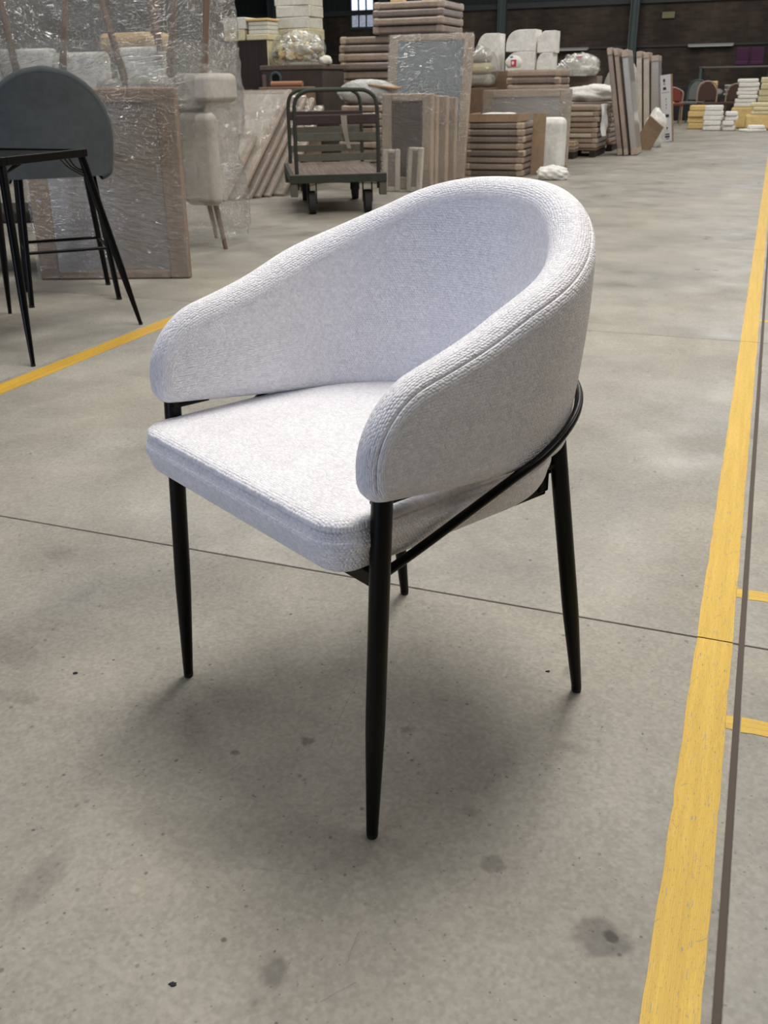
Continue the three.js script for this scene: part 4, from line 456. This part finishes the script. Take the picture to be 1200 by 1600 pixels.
for (const [x, l] of [[-0.98, 'left'], [-0.62, 'right']]) { const t = thing('purple_chair', `dark purple upholstered chair on top of the storage rack, ${l} one`, 'chair', [x, 1.26, -28.55], 0, 'purple chairs on the rack'); part('seat', rbox(0.33, 0.1, 0.34, 0.03, 0, 0.06, 0.02), M.purple, t); part('backrest', rbox(0.33, 0.40, 0.07, 0.03, 0, 0.23, -0.15), M.purple, t); }
for (let k = 0; k < 5; k++) solo('seat_pan', rbox(0.42, 0.045, 0.36, 0.018, 0, 0.0225, 0), k % 2 ? M.greyFill : std({ color: 0xa8a9aa, roughness: 0.7 }), `grey seat pan on the rack shelf, ${k === 4 ? 'topmost' : ORD[k].replace('the floor', 'the shelf')} of the stack`, 'seat pan', [-1.1 + 0.01 * (k % 2), 0.57 + k * 0.052, -28.45], 0.05 * (k % 3 - 1), 'seat pans on the rack');
for (const [x, y, z, s, c, l] of [[-1.78, 0.57, -28.4, 0.13, 0xb9bab8, 'pale grey lump on the rack shelf, left end'], [-1.44, 0.57, -28.4, 0.10, 0x8f908c, 'grey metal part on the rack shelf, second from the left'], [-0.55, 0.57, -28.4, 0.13, 0x5b3a28, 'brown box-like lump on the rack shelf, right end'], [-0.3, 0.57, -28.4, 0.1, 0x777777, 'small grey lump at the right end of the rack shelf']]) solo('metal_part', blob(s, s * 0.8, s, 650 + Math.round(s * 100 + x * 10), 0.2, 2, 0.8, 20), std({ color: c, roughness: 0.6 }), l, 'metal part', [x, y, z]);
for (const [x, z, w, h, c, l] of [[-2.9, -27.0, 0.5, 0.62, 0x3a3230, 'dark brown box standing at the left end of the far heap'], [-2.3, -27.3, 0.45, 0.8, 0x2b2a2a, 'black box behind the grey chair in the far heap'], [-0.6, -26.6, 0.6, 0.55, 0x353433, 'dark box between the far heap and the rack']]) solo('dark_box', rbox(w, h, 0.45, 0.015, 0, h / 2, 0), std({ color: c, roughness: 0.9, map: cardMap }), l, 'box', [x, 0, z], 0.1);
// ------------------------------------------------------------------ fittings on the back wall
for (const [x, y, l] of [[-5.81, 1.80, 'long grey tube light fitting on the brick wall left of the column'], [-1.88, 1.81, 'long grey tube light fitting on the brick wall above the far heap']]) { const t = thing('wall_fitting', l, 'light fitting', [x, y, -29.9], 0, 'unlit tube fittings'); part('housing', rbox(1.2, 0.07, 0.1, 0.01, 0, 0, 0), std({ color: 0x8d8f8e, roughness: 0.6 }), t); part('tube', rod([-0.57, -0.03, 0.06], [0.57, -0.03, 0.06], 0.016), std({ color: 0xb9bcba, roughness: 0.4 }), t); }
{ const t = thing('wall_sign', 'small faded yellow-green panel high on the brick wall right of the column', 'sign', [-3.09, 2.58, -29.96]); part('board', rbox(0.34, 0.16, 0.03, 0.01), std({ color: 0x77785c, roughness: 0.7 }), t); }
// windows in the back wall: daylight behind
for (const [x, y, w, h, k] of [[-12.2, 3.2, 0.75, 1.25, 1], [1.9, 3.5, 5.4, 0.9, 1]]) {
  const g = new THREE.Group(); g.name = `window_${x < 0 ? 1 : 2}`; g.position.set(x, y, ROOM.z0 - 0.01); scene.add(g); structure(g);
  const n = x < 0 ? 3 : 9; for (let i = 0; i < n; i++) part('pane', box(w / n - 0.04, h, 0.02, (i + 0.5) * w / n - w / 2, 0, 0), M.daylight, g); part('frame', [box(w + 0.1, 0.06, 0.06, 0, h / 2 + 0.03, 0.02), box(w + 0.1, 0.06, 0.06, 0, -h / 2 - 0.03, 0.02), ...Array.from({ length: n + 1 }, (_, i) => box(0.04, h, 0.06, i * w / n - w / 2, 0, 0.02))], M.steel, g);
  rectLight(0xc6d9ff, 4, w, h, [x, y, ROOM.z0 + 0.08], [x, y, 0]);
}

renderer.render(scene, camera);
